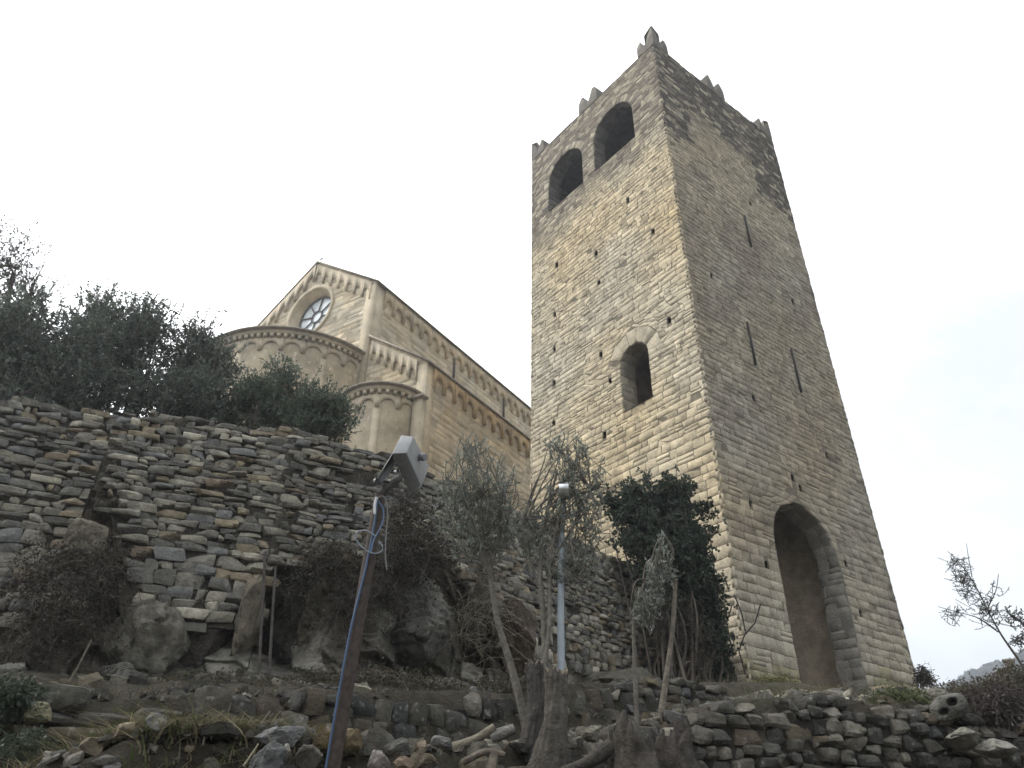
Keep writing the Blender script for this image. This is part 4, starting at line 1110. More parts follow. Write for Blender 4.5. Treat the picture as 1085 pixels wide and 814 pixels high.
def pxline(pts, d):
    """smooth line through photo pixels at plan distance d (number or list)"""
    dd_ = np.broadcast_to(np.asarray(d, float), (len(pts),))
    P = np.array([at(x, y, q) for (x, y), q in zip(pts, dd_)])
    s_ = np.concatenate([[0], np.cumsum(np.linalg.norm(np.diff(P, axis=0), axis=1))]); x = np.linspace(0, s_[-1], max(6, len(pts) * 4))
    Q = np.stack([np.interp(x, s_, P[:, i]) for i in range(3)], 1)
    for _ in range(2): Q[1:-1] = (Q[:-2] + 2 * Q[1:-1] + Q[2:]) / 4
    return Q
def limb(bm, ptsx, d, r0, r1, sides=7, col=(.13, .11, .09), wob=.15, seed=0):
    P = pxline(ptsx, d); s_ = sc_at(P.mean(0)); n = len(P)
    bm.tube(P, np.linspace(r0, r1, n) * s_, sides, col, wob=wob, seed=seed)
    return P
def plant(name, label, cat, base, ells, n, per, tl, L, Wd, cols, stems=(), group=None, leaf_name='crown', stem_name='trunk', limbs=4, bark=(.13, .11, .09), **kw):
    root = thing(name, label, cat, base, group)
    lm, bm = MB(), MB()
    tops = []
    for (pp, d, r0, r1) in stems:
        P = limb(bm, pp, d, r0, r1, col=bark, seed=int(rng.integers(0, 9))); tops.append(P)
    if not stems:
        for e in ells:
            for k in range(limbs):
                q, _ = sample(e, 1, .6); b0 = np.array(base) + (np.array(e['c']) - base) * [.8, .8, 0] * rng.uniform(.6, 1.1) + rng.normal(0, .1, 3) * [1, 1, 0]
                t_ = np.linspace(0, 1, 8)[:, None]; P = b0 + (q[0] - b0) * t_ + rng.normal(0, .12, 3) * np.sin(t_ * 3.14)
                bm.tube(P, np.linspace(.03, .006, 8), 6, bark, wob=.2)
    else:
        for e in ells:
            for k in range(limbs):
                P0 = tops[int(rng.integers(0, len(tops)))]; st = P0[int(len(P0) * rng.uniform(.6, .99))]; q, _ = sample(e, 1, .5)
                t_ = np.linspace(0, 1, 7)[:, None]; P = st + (q[0] - st) * t_ + np.array([0, 0, .06]) * np.sin(t_ * 3.14) + rng.normal(0, .04, 3) * np.sin(t_ * 3.14)
                bm.tube(P, np.linspace(.010, .003, 7), 5, bark)
    if n: foliage(lm, bm, ells, n, per, tl, L, Wd, cols, bark=bark, **kw)
    if bm.n: bm.build(stem_name, M_BARK, root, smooth=True)
    if lm.n: lm.build(leaf_name, M_LEAF, root)
    return root

EVG = [(.125, .145, .115), (.10, .12, .10), (.16, .175, .135), (.08, .10, .085)]
def gbase(px, py, d):
    v = ray(px, py); az = math.degrees(math.atan2(v[0], v[1])); return on_ground(az, d)
plant('evergreen_shrub', 'large dark evergreen shrub at the far left on the terrace wall', 'shrub', gbase(50, 400, 11.2), [ell(40, 380, 11.2, 82, 58, 1.0), ell(10, 345, 11.4, 40, 26, .7), ell(80, 418, 10.6, 72, 30, .5), ell(10, 425, 10.5, 50, 32, .5)], 3400, 14, .34, .06, .028, EVG, clump=14, limbs=7, stem_name='stems', leaf_name='foliage')
plant('evergreen_shrub', 'dark evergreen shrub with ragged sprigs left of the church, second from the photo\'s left edge', 'shrub', gbase(140, 400, 11.6), [ell(130, 372, 11.6, 58, 50, .9), ell(150, 340, 11.6, 36, 26, .5), ell(105, 335, 11.8, 22, 26, .4), ell(165, 416, 10.6, 60, 30, .5), ell(210, 425, 10.4, 40, 22, .4)], 2900, 14, .32, .056, .027, EVG, clump=14, limbs=7, stem_name='stems', leaf_name='foliage')
plant('evergreen_shrub', 'loose evergreen shrub overlapping the left edge of the large apse', 'shrub', gbase(205, 400, 11.4), [ell(200, 385, 11.4, 34, 44, .6), ell(208, 362, 11.4, 22, 26, .4), ell(228, 392, 11.2, 22, 34, .4), ell(218, 418, 10.6, 40, 28, .4)], 1500, 13, .30, .054, .026, EVG, clump=13, limbs=6, stem_name='stems', leaf_name='foliage')
plant('evergreen_shrub', 'rounded green bush growing on the terrace wall below the large apse', 'shrub', gbase(310, 420, 10.5), [ell(315, 430, 10.3, 56, 30, .5), ell(262, 428, 10.4, 36, 26, .5), ell(302, 402, 10.4, 18, 18, .3), ell(352, 440, 10.2, 26, 20, .35), ell(300, 448, 10.1, 50, 16, .3)], 2600, 14, .24, .05, .02, [(.095, .125, .09), (.075, .10, .075), (.12, .15, .10)], clump=14, limbs=5, stem_name='stems', leaf_name='foliage', lift=.8)
plant('bare_tree', 'airy small leaved tree rising above the shrubs at the far left', 'tree', gbase(5, 400, 12.6), [ell(14, 275, 12.6, 40, 42, .8), ell(-20, 280, 12.6, 50, 55, .9), ell(45, 305, 12.4, 26, 24, .5)], 520, 6, .34, .05, .026, [(.05, .055, .045), (.07, .07, .055)], stems=[([(-12, 470), (-6, 400), (4, 340), (14, 290)], 12.6, 6, 2), ([(-6, 400), (20, 350), (36, 300)], 12.6, 4, 1.5), ([(-12, 470), (-30, 380), (-40, 300)], 12.6, 5, 2)], limbs=12, spread=1.0)
plant('ivy', 'dark mass of ivy hanging at the left foot of the tower', 'ivy', gbase(715, 600, 13.4), [ell(690, 536, 13.5, 46, 26, .5), ell(725, 548, 13.7, 30, 38, .45), ell(722, 590, 13.5, 26, 46, .45), ell(742, 630, 13.8, 20, 60, .35), ell(752, 680, 14.0, 16, 40, .3), ell(716, 522, 13.7, 14, 22, .3), ell(660, 545, 13.3, 26, 20, .4), ell(722, 610, 13.4, 34, 56, .4), ell(742, 668, 13.8, 30, 50, .35), ell(705, 575, 13.3, 36, 34, .4), ell(690, 575, 13.1, 40, 36, .35), ell(708, 612, 13.1, 34, 40, .35), ell(745, 650, 13.8, 28, 50, .35), ell(758, 690, 14.2, 20, 40, .3)], 6200, 13, .24, .06, .045, [(.034, .05, .034), (.046, .062, .042), (.026, .038, .027), (.065, .08, .052)], clump=16, limbs=5, stem_name='stems', leaf_name='foliage', lift=-.1)
plant('creeper', 'brown leafless creeper over the earth beside the tower corner', 'creeper', gbase(735, 690, 13.0), [ell(728, 680, 13.2, 34, 42, .35), ell(700, 660, 13.0, 14, 34, .3)], 700, 4, .32, .04, .02, [(.07, .055, .04), (.05, .045, .03)], limbs=6, stem_name='stems', leaf_name='dead_leaves', lift=-.3, spread=1.2)
# olives
OLV = [(.22, .245, .20), (.18, .20, .165), (.33, .35, .31), (.14, .16, .13)]
ok = dict(lift=1.0, spread=.55, bark=(.16, .145, .12))
plant('olive_tree', 'young olive with a round grey crown and crooked leaning stem, nearest the floodlight', 'olive tree', gbase(558, 775, 6.6), [ell(506, 512, 6.6, 48, 40, .34), ell(482, 532, 6.6, 30, 34, .26), ell(534, 540, 6.6, 32, 36, .26), ell(510, 568, 6.6, 40, 26, .24), ell(500, 480, 6.6, 26, 20, .2)], 470, 13, .20, .046, .0105, OLV, stems=[([(560, 790), (553, 750), (540, 700), (527, 660), (519, 610), (514, 560), (508, 520)], 6.6, 4.6, 1.6), ([(517, 595), (500, 550), (488, 520)], 6.6, 1.8, 1), ([(519, 605), (530, 560), (536, 530)], 6.6, 1.8, 1)], limbs=6, **ok)
plant('olive_tree', 'slender olive with several upright stems rising from the pruned trunk before the tower', 'olive tree', gbase(570, 775, 6.4), [ell(602, 500, 6.4, 30, 40, .25), ell(588, 545, 6.4, 38, 34, .25), ell(624, 548, 6.4, 20, 34, .2), ell(562, 565, 6.4, 26, 34, .2), ell(588, 468, 6.4, 12, 24, .12), ell(616, 480, 6.4, 10, 24, .12), ell(634, 505, 6.4, 10, 26, .12), ell(604, 592, 6.4, 40, 22, .2)], 520, 12, .20, .046, .0105, OLV, stems=[([(578, 718), (577, 670), (572, 610), (575, 560), (590, 500)], 6.4, 4.2, 1.4), ([(576, 712), (583, 660), (582, 590), (600, 520)], 6.35, 2.6, 1.2), ([(572, 620), (560, 590), (552, 550)], 6.4, 1.6, .9), ([(582, 600), (606, 560), (626, 520)], 6.4, 1.6, .9)], limbs=5, **ok)
plant('olive_tree', 'small silvery olive sapling in front of the ivy', 'olive tree', gbase(674, 765, 7.0), [ell(694, 612, 7.0, 13, 30, .12), ell(686, 640, 7.0, 16, 18, .14), ell(702, 583, 7.0, 6, 20, .06), ell(707, 604, 7.0, 10, 7, .06), ell(676, 648, 7.0, 10, 14, .1)], 175, 13, .15, .046, .012, [(.30, .32, .28), (.40, .42, .38), (.2, .22, .18)], stems=[([(676, 780), (674, 740), (672, 700), (671, 655), (680, 625), (696, 590), (702, 566)], 7.0, 2.6, .8)], limbs=3, **ok)
# sapling at the right edge, and the next one
plant('bare_sapling', 'thin sparse sapling leaning left against the sky at the right edge', 'sapling', gbase(1086, 715, 9.8), [ell(1024, 618, 9.8, 14, 30, .2), ell(1010, 648, 9.8, 20, 8, .15), ell(1046, 646, 9.8, 16, 18, .2), ell(1056, 620, 9.8, 6, 14, .1), ell(1010, 594, 9.8, 8, 10, .1)], 170, 7, .20, .027, .010, [(.06, .065, .055), (.09, .09, .08)], stems=[([(1094, 725), (1080, 700), (1062, 675), (1048, 650), (1036, 625), (1022, 602), (1004, 584)], 9.8, 1.4, .3), ([(1058, 670), (1036, 654), (1012, 648), (994, 643)], 9.8, .7, .3), ([(1046, 646), (1056, 625), (1058, 608)], 9.8, .6, .3), ([(1034, 622), (1012, 616), (1000, 613)], 9.8, .5, .3), ([(1030, 612), (1026, 590), (1024, 576)], 9.8, .5, .3)], limbs=0, lift=.3, spread=.9, bark=(.09, .08, .07), tr=(.004, .002))
plant('bare_sapling', 'leafy twig of a second sapling cut by the right edge', 'sapling', gbase(1100, 700, 9.6), [ell(1074, 652, 9.6, 14, 8, .12), ell(1090, 665, 9.6, 12, 14, .12), ell(1080, 678, 9.6, 14, 6, .1)], 55, 7, .18, .038, .016, [(.06, .065, .055), (.05, .05, .04)], stems=[([(1112, 730), (1098, 680), (1084, 660), (1066, 648)], 9.6, 2.4, .6), ([(1104, 700), (1086, 682), (1070, 676)], 9.6, 1.2, .5)], limbs=0, lift=.2, spread=.9, bark=(.07, .06, .055), tr=(.004, .002))
# brambles and dead weeds hanging over the rocks
def bramble(name, label, px, py, d, a, b, n, dep=.35, col=(.065, .053, .042), leafcol=((.04, .033, .025), (.06, .046, .033), (.035, .036, .024)), leaves=9, ln=.45, rad=.0035, cat='bramble', droop=.5, group=None, more=()):
    es = [ell(px, py, d, a, b, dep)] + [ell(x, y, q, aa_, bb_, dep) for (x, y, q, aa_, bb_) in more]
    root = thing(name, label, cat, gbase(px, py, d) if True else es[0]['c'], group)
    bm, lm = MB(), MB()
    for e in es:
        k = max(10, int(n * e['r'][0] * e['r'][2] / sum(q['r'][0] * q['r'][2] for q in es)))
        st, u = sample(e, k, .5); dv = unit(rng.normal(size=(k, 3)) * [1, .6, .6] + [0, 0, -.2])
        l_ = ln * rng.uniform(.5, 1.5, k)
        t_ = np.linspace(-.5, .5, 7)[None, :, None]
        pts = st[:, None] + dv[:, None] * t_ * l_[:, None, None]
        pts[..., 2] += -droop * (t_[..., 0] ** 2) * l_[:, None] * 2
        pts = pts + rng.normal(0, .015, pts.shape)
        twig_tubes(bm, pts, rad, rad * .5, col)
        if leaves:
            m_ = k * leaves; P = pts[np.repeat(np.arange(k), leaves), rng.integers(0, 7, m_)] + rng.normal(0, .03, (m_, 3))
            leaf_quads(lm, P, unit(rng.normal(size=(m_, 3)) + [0, 0, -.5]), .045 * rng.uniform(.5, 1.3, m_), .022 * rng.uniform(.6, 1.3, m_), np.array(leafcol)[rng.integers(0, len(leafcol), m_)] * rng.uniform(.7, 1.3, (m_, 1)))
    bm.build('stems', M_DRY, root)
    if lm.n: lm.build('dead_leaves', M_LEAF, root)
    return root
bramble('bramble', 'brown bramble tangle hanging over the wall right of the floodlight', 436, 565, 9.15, 32, 44, 460, more=[(415, 610, 9.2, 24, 40), (462, 592, 9.3, 22, 32), (425, 530, 9.3, 22, 18)])
bramble('bramble', 'dark dense brambles covering the rocks at the left', 95, 625, 8.9, 40, 44, 430, more=[(46, 606, 9.0, 34, 34), (60, 660, 8.8, 46, 30), (116, 590, 9.2, 14, 26), (20, 680, 8.7, 26, 26)])
bramble('bramble', 'weedy brown growth around the ochre rock face', 350, 590, 9.2, 34, 24, 240, more=[(320, 630, 9.4, 18, 48), (372, 640, 9.2, 18, 50)], leafcol=((.035, .04, .024), (.05, .043, .03)))
bramble('hanging_roots', 'pale dry roots trailing down the right side of the layered rock', 490, 665, 9.9, 10, 48, 130, dep=.2, col=(.20, .175, .13), leaves=0, ln=.8, droop=.2, cat='roots', more=[(520, 640, 10.2, 16, 50)])
bramble('bramble', 'low dead weeds on the strip between the rocks and the thin layered wall', 400, 722, 8.9, 90, 10, 620, dep=.5, col=(.12, .10, .07), leafcol=((.07, .06, .04), (.055, .06, .03)), ln=.3, more=[(250, 728, 8.4, 90, 9), (540, 730, 9.3, 50, 9)])
bramble('dead_bush', 'dark dead bush at the lower right edge below the mound', 1056, 752, 8.9, 34, 20, 520, dep=.4, col=(.055, .045, .04), leafcol=((.04, .032, .03), (.06, .045, .04)), cat='bush')
bramble('dry_brush', 'brown dry brush covering the mound at the right edge', 1046, 734, 10.0, 40, 7, 700, dep=.6, col=(.11, .095, .07), leafcol=((.09, .075, .055), (.075, .065, .045), (.06, .06, .04)), cat='brush', more=[(1078, 722, 10.2, 24, 9), (1000, 740, 9.4, 26, 6)], ln=.22)
bramble('dead_bush', 'small dark bush at the far foot of the tower against the sky', 978, 716, 20.5, 7, 8, 160, dep=.5, col=(.06, .05, .04), leafcol=((.05, .045, .035),), ln=.35, rad=.006, cat='bush')
bramble('weeds', 'mossy green weeds on top of the wall before the doorway', 950, 745, 8.5, 30, 8, 260, dep=.3, col=(.10, .11, .05), leafcol=((.07, .09, .035), (.10, .11, .05)), ln=.2, cat='weeds')
bramble('weeds', 'yellow green moss and weeds at the tower foot left of the doorway', 822, 728, 14.0, 26, 9, 260, dep=.3, col=(.16, .15, .05), leafcol=((.18, .17, .05), (.13, .14, .05)), ln=.22, cat='weeds')
bramble('weeds', 'dark green ferny weeds at the left edge of the low dark wall', 14, 735, 6.6, 24, 14, 170, dep=.25, col=(.05, .055, .04), leafcol=((.035, .05, .03), (.045, .06, .035)), ln=.2, cat='weeds', more=[(26, 785, 6.2, 26, 7)])
# creeping stems on the tower's near corner
cm = MB()
for pp in ([(790, 715), (783, 690), (790, 670), (786, 650), (778, 630)], [(776, 690), (770, 660), (776, 640)], [(790, 672), (800, 660), (806, 640)]):
    P = np.array([FL(np.array([.5 - i * .12]), np.array([zpix(x, y, 16.0)]), np.array([.05]))[0] if False else at(x, y, 15.72) for i, (x, y) in enumerate(pp)])
    cm.tube(P, .015, 5, (.06, .05, .045))
cm.base = at(790, 715, 15.72)
tag(cm.build('climbing_plant', M_BARK), 'bare dark creeper stems clinging to the near corner of the tower foot', 'creeper')
# straw heap and grass
def blades(n, azr, dr, hgt, cols, name, label, wid=.006, lean=.8, cat='grass'):
    az = rng.uniform(*azr, n); d = rng.uniform(*dr, n)
    P = np.array([on_ground(a, q, -.01) for a, q in zip(az, d)]); keep = noise(P, 1.3, 3, 4) > -.15; P = P[keep]; n = len(P)
    h = hgt * rng.uniform(.4, 1.3, n); dv = rng.normal(size=(n, 3)) * [1, 1, 0] * lean
    t_ = np.linspace(0, 1, 5)[None, :, None]
    pts = P[:, None] + np.array([0, 0, 1.]) * t_ * h[:, None, None] * (1 - .35 * t_) + dv[:, None] * (t_ ** 2) * h[:, None, None]
    s_ = unit(np.cross(dv, [0, 0, 1.]))[:, None] * (wid * (1 - t_ * .9))
    V = np.stack([pts - s_, pts + s_], 2)
    q = [(2 * k, 2 * k + 1, 2 * k + 3, 2 * k + 2) for k in range(4)]
    m = MB(); c = np.array(cols)[rng.integers(0, len(cols), n)] * rng.uniform(.7, 1.3, (n, 1))
    m.add(V.reshape(-1, 3), ((np.arange(n) * 10)[:, None, None] + np.array(q)[None]).reshape(-1, 4), col=np.repeat(c, 10, 0))
    o = m.build(name, M_LEAF); return tag(o, label, cat, kind='stuff')
blades(6500, (-31, -13), (4.45, 5.5), .15, [(.27, .235, .15), (.19, .165, .10), (.12, .105, .065), (.10, .12, .05)], 'dry_grass', 'straw coloured dry grass matted over the rubble heap at the left', lean=1.4)
blades(1500, (-29, -24), (4.5, 5.2), .10, [(.09, .13, .04), (.12, .15, .05)], 'grass', 'green grass tuft behind the straw on the rubble heap', lean=.7)
blades(6000, (-36, 16), (6.9, 12.5), .11, [(.10, .09, .06), (.075, .08, .04), (.14, .12, .08)], 'dry_grass', 'sparse brown weeds on the terraces between the walls', lean=1.2)
blades(5200, (16, 36), (8.4, 13), .14, [(.14, .12, .075), (.10, .10, .05), (.17, .15, .10)], 'dry_grass', 'brown dry grass round the tower foot and right mound', lean=1.1)
blades(3500, (-14, 12), (4.6, 7.0), .09, [(.13, .11, .08), (.09, .08, .055)], 'dry_grass', 'dead stalks scattered among the foreground debris', lean=1.5)

# ------------------------------------------------------------------ trunks, stump, sticks
BK = (.085, .075, .062)
def trunk(name, label, pts, d, radii, cat, col=BK, cut=(.17, .14, .10), seed=1, sides=18):
    P = pxline(pts, d); s_ = sc_at(P.mean(0)); r = np.interp(np.linspace(0, 1, len(P)), np.linspace(0, 1, len(radii)), radii) * s_
    t_ = np.linspace(0, 1, 36); Q = np.stack([np.interp(t_, np.linspace(0, 1, len(P)), P[:, i]) for i in range(3)], 1); R_ = np.interp(t_, np.linspace(0, 1, len(P)), r)
    m = MB(); m.base = P[0]; sides = 44; m.tube(Q, R_, sides, col, cap=False, wob=.16, seed=seed)
    G = m.v[0].reshape(36, sides, 3); a_ = np.linspace(0, 2 * np.pi, sides, endpoint=False)
    gv = .5 * noise(np.stack([np.cos(a_)[None] * 2.6 + Q[:, :1] * 0, np.sin(a_)[None] * 2.6 + Q[:, :1] * 0, np.tile(t_[:, None] * 2.2, (1, sides))], -1), 1.6, 4, seed)
    G = Q[:, None] + (G - Q[:, None]) * (1 + .26 * gv - .06 * (np.abs(gv) < .03) + .35 * (1 - t_[:, None]) ** 5 * np.sin(a_ * 4 + seed)[None])[..., None]
    g2 = noise(np.stack([np.cos(a_)[None] * 9 + Q[:, :1] * 0, np.sin(a_)[None] * 9 + Q[:, :1] * 0, np.tile(t_[:, None] * 7, (1, sides))], -1), 1.0, 3, seed + 2)
    G = Q[:, None] + (G - Q[:, None]) * (1 + .10 * g2)[..., None]; G[-1, :, 2] += .05 * g2[-1]; gv = gv + .7 * g2
    m.v[0] = G.reshape(-1, 3); m.c[0] = np.clip(np.array(col) * (1 + .55 * gv.reshape(-1))[:, None], .02, .4)
    m.add(np.vstack([Q[-1] + (Q[-1] - Q[-2]) * .3, Q[-1] + (m.v[0][-sides:] - Q[-1]) * .98]), tris=[(0, 1 + k, 1 + (k + 1) % sides) for k in range(sides)], col=cut)
    return tag(m.build(name, M_BARK, smooth=True), label, cat)
trunk('pruned_olive', 'thick old olive trunk sawn off below the grey pole', [(578, 850), (583, 800), (588, 760), (591, 712)], 5.9, [28, 20, 13.5, 11.5, 14], 'tree trunk')
trunk('pruned_olive', 'darker cut olive trunk behind the thick one, carrying upright shoots', [(550, 850), (560, 800), (568, 750), (566, 704)], 6.35, [16, 12.5, 10, 9, 11], 'tree trunk', col=(.07, .062, .055), seed=3)
# hollow stump
hm_ = MB(); hb = at(690, 826, 5.75); s0 = sc_at(hb); th_ = np.linspace(0, 2 * np.pi, 37)[:-1]
vx = ell(690, 822, 5.75, 1, 1)['X']; vy = ell(690, 822, 5.75, 1, 1)['Y']
th_ = np.linspace(0, 2 * np.pi, 97)[:-1]
prof_r = [(60, -60, 1), (54, -30, 1), (47, -8, 1), (42, 8, 1), (39, 22, 1), (37, 34, 1), (36, 42, 1), (31, 43, .0), (28, 26, .0), (25, 6, .0), (22, -10, .0)]
GV2 = lambda hh: noise(np.stack([np.cos(th_) * 10, np.sin(th_) * 10, np.full(96, hh * .09)], -1), 1.0, 3, 3)
GV = lambda hh: noise(np.stack([np.cos(th_) * 2.5, np.sin(th_) * 2.5, np.full(96, hh * .02)], -1), 1.7, 4, 5)
G = []
for rr, hh, o_ in prof_r:
    rad_ = rr * (1 + .22 * np.sin(3 * th_ + 1) + .12 * np.sin(7 * th_ + hh * .03) + .30 * GV(hh) + .10 * GV2(hh)) * s0
    zz_ = hh * s0 * (1 + (.28 * np.sin(th_ * 2 + .6) + .18 * np.sin(5 * th_) + .35 * GV2(3)) * (hh > 25))
    G.append(hb + np.outer(rad_ * np.cos(th_), vx) + np.outer(rad_ * .7 * np.sin(th_), vy) + np.outer(zz_, [0, 0, 1]))
G = np.array(G); cc = np.array([(.07, .06, .05)] * 7 + [(.035, .03, .026)] * 4)[:, None] * (1 + .25 * noise(G, 9, 2, 3))[..., None]
hm_.grid(G, cc, close=True); hm_.base = hb
hm_.tube(pxline([(650, 790), (628, 806), (606, 815), (575, 830)], 5.7), np.linspace(.045, .03, 16), 12, (.06, .052, .044), wob=.4)
tag(hm_.build('hollow_stump', M_BARK, smooth=True), 'broad hollow olive stump with a jagged rim beside the bare stake', 'tree stump')
def stick(name, label, pts, d, r0, r1, cat='stick', col=(.17, .15, .12), m_=M_BARK, wob=.15, sides=7):
    m = MB(); limb(m, pts, d, r0, r1, sides, col, wob); m.base = m.v[0][0]; return tag(m.build(name, m_, smooth=True), label, cat)
stick('stake', 'bare slanting stake standing before the ivy', [(694, 800), (700, 762), (706, 718), (713, 668), (716, 613)], 7.05, 3.4, 2.3, 'stake', col=(.19, .165, .13))
stick('log', 'pale split log lying left of the olive trunks', [(478, 792), (505, 783), (524, 770)], 5.8, 5, 4, 'log', col=(.20, .175, .13))
stick('log', 'grey log end beside the leaning olive stem', [(520, 782), (545, 772)], 6.0, 7, 6, 'log', col=(.18, .17, .15))
stick('log', 'short upright chunk of wood at the foot of the olive trunks', [(520, 815), (524, 797)], 5.5, 6, 5, 'log', col=(.19, .16, .12))
stick('log', 'brown broken branch lying low among the trunk debris', [(490, 808), (515, 795), (535, 800)], 5.5, 4, 3, 'log', col=(.14, .115, .09))
stick('branch', 'dry fallen branch on the strip above the thin layered wall', [(430, 735), (455, 731), (485, 724)], 9.0, 2.2, 1.4, 'branch', col=(.18, .155, .12))
stick('branch', 'thin dead cane leaning across the brambles at the left', [(67, 732), (80, 712), (97, 678)], 8.2, 1.5, .9, 'branch', col=(.15, .13, .10))
stick('branch', 'pale straw cane sticking up from the rubble heap', [(258, 812), (266, 800), (274, 788)], 4.3, 1.4, .7, 'branch', col=(.36, .32, .22))
stick('branch', 'grey twig crossing the rubble left of the flat pale slab', [(268, 778), (278, 765), (286, 754)], 5.0, 1.3, .8, 'branch', col=(.20, .18, .15))
stick('branch', 'horizontal pole of wood half buried below the bare stake', [(680, 766), (700, 762), (722, 753)], 7.1, 3.2, 2.2, 'branch', col=(.19, .165, .12))
for x, lab in ((281, 'thin upright post in the shaded recess, left one of two'), (292, 'thin upright post in the shaded recess, right one of two')):
    stick('wooden_post', lab, [(x - 8, 735), (x - 5, 680), (x, 585 if x < 285 else 600)], 9.15, 1.8, 1.5, 'post', col=(.10, .09, .08))

# ------------------------------------------------------------------ rusty pole with floodlight
PD = 4.3
pb = on_ground(az_of(346, 830), PD)
lamp = thing('floodlight_post', 'rusty steel pole carrying a grey box floodlight and loose blue cable', 'floodlight', pb)
pl = pxline([(338, 900), (352, 815), (378, 668), (403, 524)], PD); s0 = sc_at(pl[-1])
m = MB(); m.tube(pl, np.linspace(.040, .034, len(pl)), 20, (.062, .048, .041)); m.build('pole', M_RUST, lamp, smooth=True)
def cable(name, pts, r_, col, d=PD - .05):
    P = pxline(pts, d); m = MB(); m.tube(P, r_, 7, col); return m.build(name, M_CABLE, lamp, smooth=True)
cable('blue_cable', [(334, 890), (345, 815), (356, 750), (371, 668), (388, 600), (396, 560), (399, 540), (400, 528)], .0065, (.035, .075, .145), PD - .040)
cable('blue_cable', [(400, 530), (406, 538), (407, 550), (402, 562), (396, 572), (393, 585)], .0045, (.06, .11, .20), PD - .06)
cable('loop_cable', [(398, 568), (388, 562), (378, 563), (376, 570), (382, 579), (392, 586), (400, 587), (406, 583), (405, 577), (401, 575)], .0042, (.2, .23, .26), PD - .07)
cable('grey_cable', [(398, 532), (403, 524), (409, 527), (411, 545), (409, 565), (408, 590), (410, 604)], .0045, (.13, .125, .12), PD - .055)
cable('cable_tie', [(397, 545), (397, 535), (399, 527)], .008, (.5, .5, .5), PD - .07)
cap_ = [at(424.7, 461.0, 4.32), at(438.5, 462.6, 4.36), at(430.8, 480.0, 4.17), at(415.3, 480.7, 4.15)]
rim = [None, at(454.0, 493, 4.74), at(446, 514.0, 4.62), at(435, 524, 4.58)]
rim[0] = rim[1] + rim[3] - rim[2]
GL, GM, GD = (.19, .19, .187), (.19, .19, .19), (.05, .05, .05)
m = MB()
V = np.array(cap_ + rim)
m.add(V, [(0, 1, 2, 3), (0, 4, 5, 1), (1, 5, 6, 2), (2, 6, 7, 3), (3, 7, 4, 0)], col=GL)
fb = m.build('floodlight_housing', M_METAL, lamp)
bv = fb.modifiers.new('bevel', 'BEVEL'); bv.width = .006; bv.segments = 2
m = MB(); ax_ = unit(rim[2] - cap_[2]); V2 = np.array(rim); c0 = V2.mean(0); R1 = c0 + (V2 - c0) * 1.07; R2 = R1 + ax_ * .018
m.add(np.vstack([R1, R2]), [(3, 2, 1, 0), (4, 5, 6, 7), (0, 1, 5, 4), (1, 2, 6, 5), (2, 3, 7, 6), (3, 0, 4, 7)], col=GM); o = m.build('lens_frame', M_METAL, lamp)
m = MB(); K0 = at(445, 484, 4.52); K1 = at(450.5, 484.5, 4.49); m.tube([K0, K0 + (K1 - K0) * .8, K1], [.026, .026, .022], 14, GM); m.build('knob', M_METAL, lamp, smooth=False)
def plate(name, px4, th, col):
    m = MB(); q = np.array([at(x, y, d_) for x, y, d_ in px4]); n_ = unit(np.cross(q[1] - q[0], q[2] - q[0])) * th; k = len(q)
    m.add(np.vstack([q, q + n_]), [(0, 1, 2, 3), (7, 6, 5, 4)] + [(i, (i + 1) % 4, 4 + (i + 1) % 4, 4 + i) for i in range(4)] if k == 4 else None, col=col); return m.build(name, M_METAL, lamp)
plate('bracket', [(415.5, 480.5, 4.15), (398.5, 508, 4.22), (404, 512, 4.24), (418, 492, 4.18)], .012, GD)
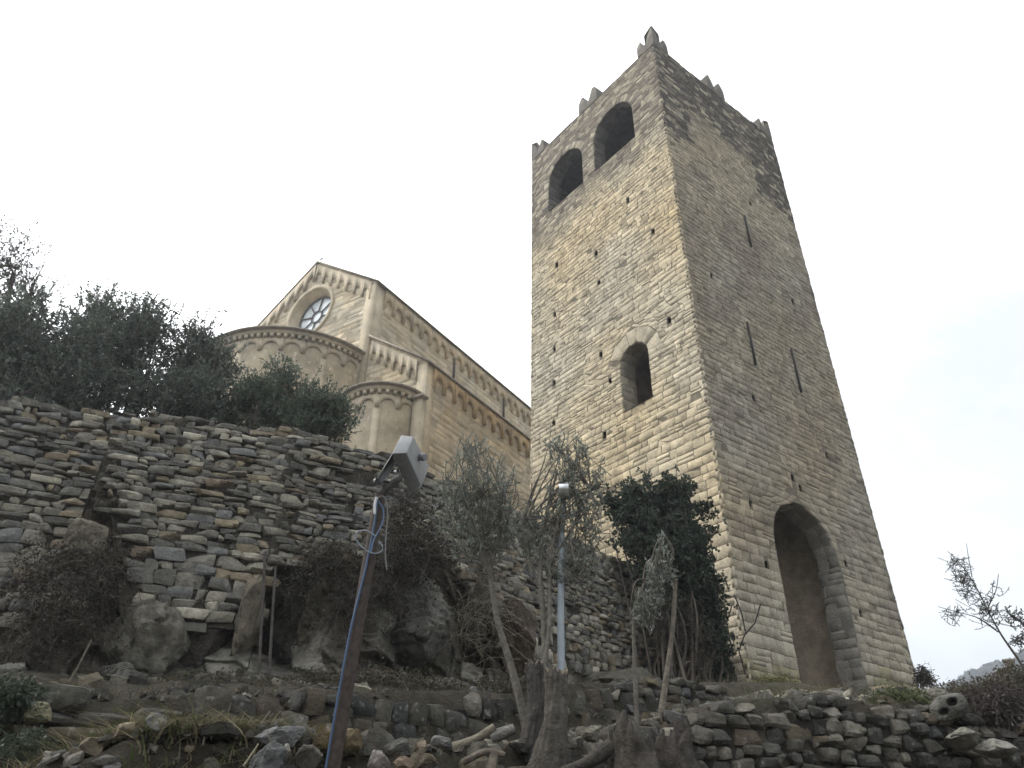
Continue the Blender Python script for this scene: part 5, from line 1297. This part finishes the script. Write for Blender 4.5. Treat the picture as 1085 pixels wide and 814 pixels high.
plate('bracket', [(398.5, 507, 4.2), (421, 512, 4.28), (423, 518, 4.3), (396, 512, 4.22)], .03, (.08, .08, .08))
m = MB(); m.tube(np.array([pl[-1] - [0, 0, .02], at(410, 516, 4.27), at(424, 506, 4.28)]), [.03, .026, .024], 10, (.07, .065, .06)); m.build('bracket', M_RUST, lamp, smooth=True)
m = MB(); q_ = at(418, 500, 4.2); m.tube([q_, q_ + [.008, -.004, .003]], .008, 8, (.75, .75, .75)); m.build('bolt', M_METAL, lamp)
# grey pole behind the olives with a small lamp on top
gb = on_ground(az_of(594, 708), 6.42)
gp = thing('lamp_post', 'plain blue grey pole behind the olive stems with a small bright lamp', 'lamp post', gb)
m = MB(); P = pxline([(595, 740), (594.5, 700), (594, 640), (595, 560), (597, 531)], 6.42); m.tube(P, np.linspace(.031, .027, len(P)), 16, (.29, .325, .35)); m.build('pole', M_METAL, gp, smooth=True)
m = MB(); P = P[-1]; v_ = ell(600, 524, 6.42, 1, 1); m.box(P - v_['X'] * .035 - v_['Y'] * .30 + [0, 0, -.01], v_['X'] * .085, v_['Y'] * .24, [0, 0, .045], (.85, .86, .87)); m.build('lamp_head', M_METAL, gp)  # near-white colour paints the glint onto the lamp head

# ------------------------------------------------------------------ the air
hz = MB(); lo_, hi_ = np.array([-880., -880., -70.]), np.array([880., 880., 140.])
hz.box(lo_, [hi_[0] - lo_[0], 0, 0], [0, hi_[1] - lo_[1], 0], [0, 0, hi_[2] - lo_[2]])
hmat = bpy.data.materials.new('haze'); hmat.use_nodes = True; hn = hmat.node_tree.nodes; hn.clear()
ho_ = hn.new('ShaderNodeOutputMaterial'); pv = hn.new('ShaderNodeVolumePrincipled'); pv.inputs['Density'].default_value = 0.0014; pv.inputs['Color'].default_value = (.88, .93, 1.0, 1); pv.inputs['Anisotropy'].default_value = 0.5
hmat.node_tree.links.new(pv.outputs[0], ho_.inputs['Volume'])
haze = hz.build('haze', hmat); haze['kind'] = 'stuff'
tag(haze, 'thin pale haze in the air between the viewer and the far hill', 'haze', kind='stuff')
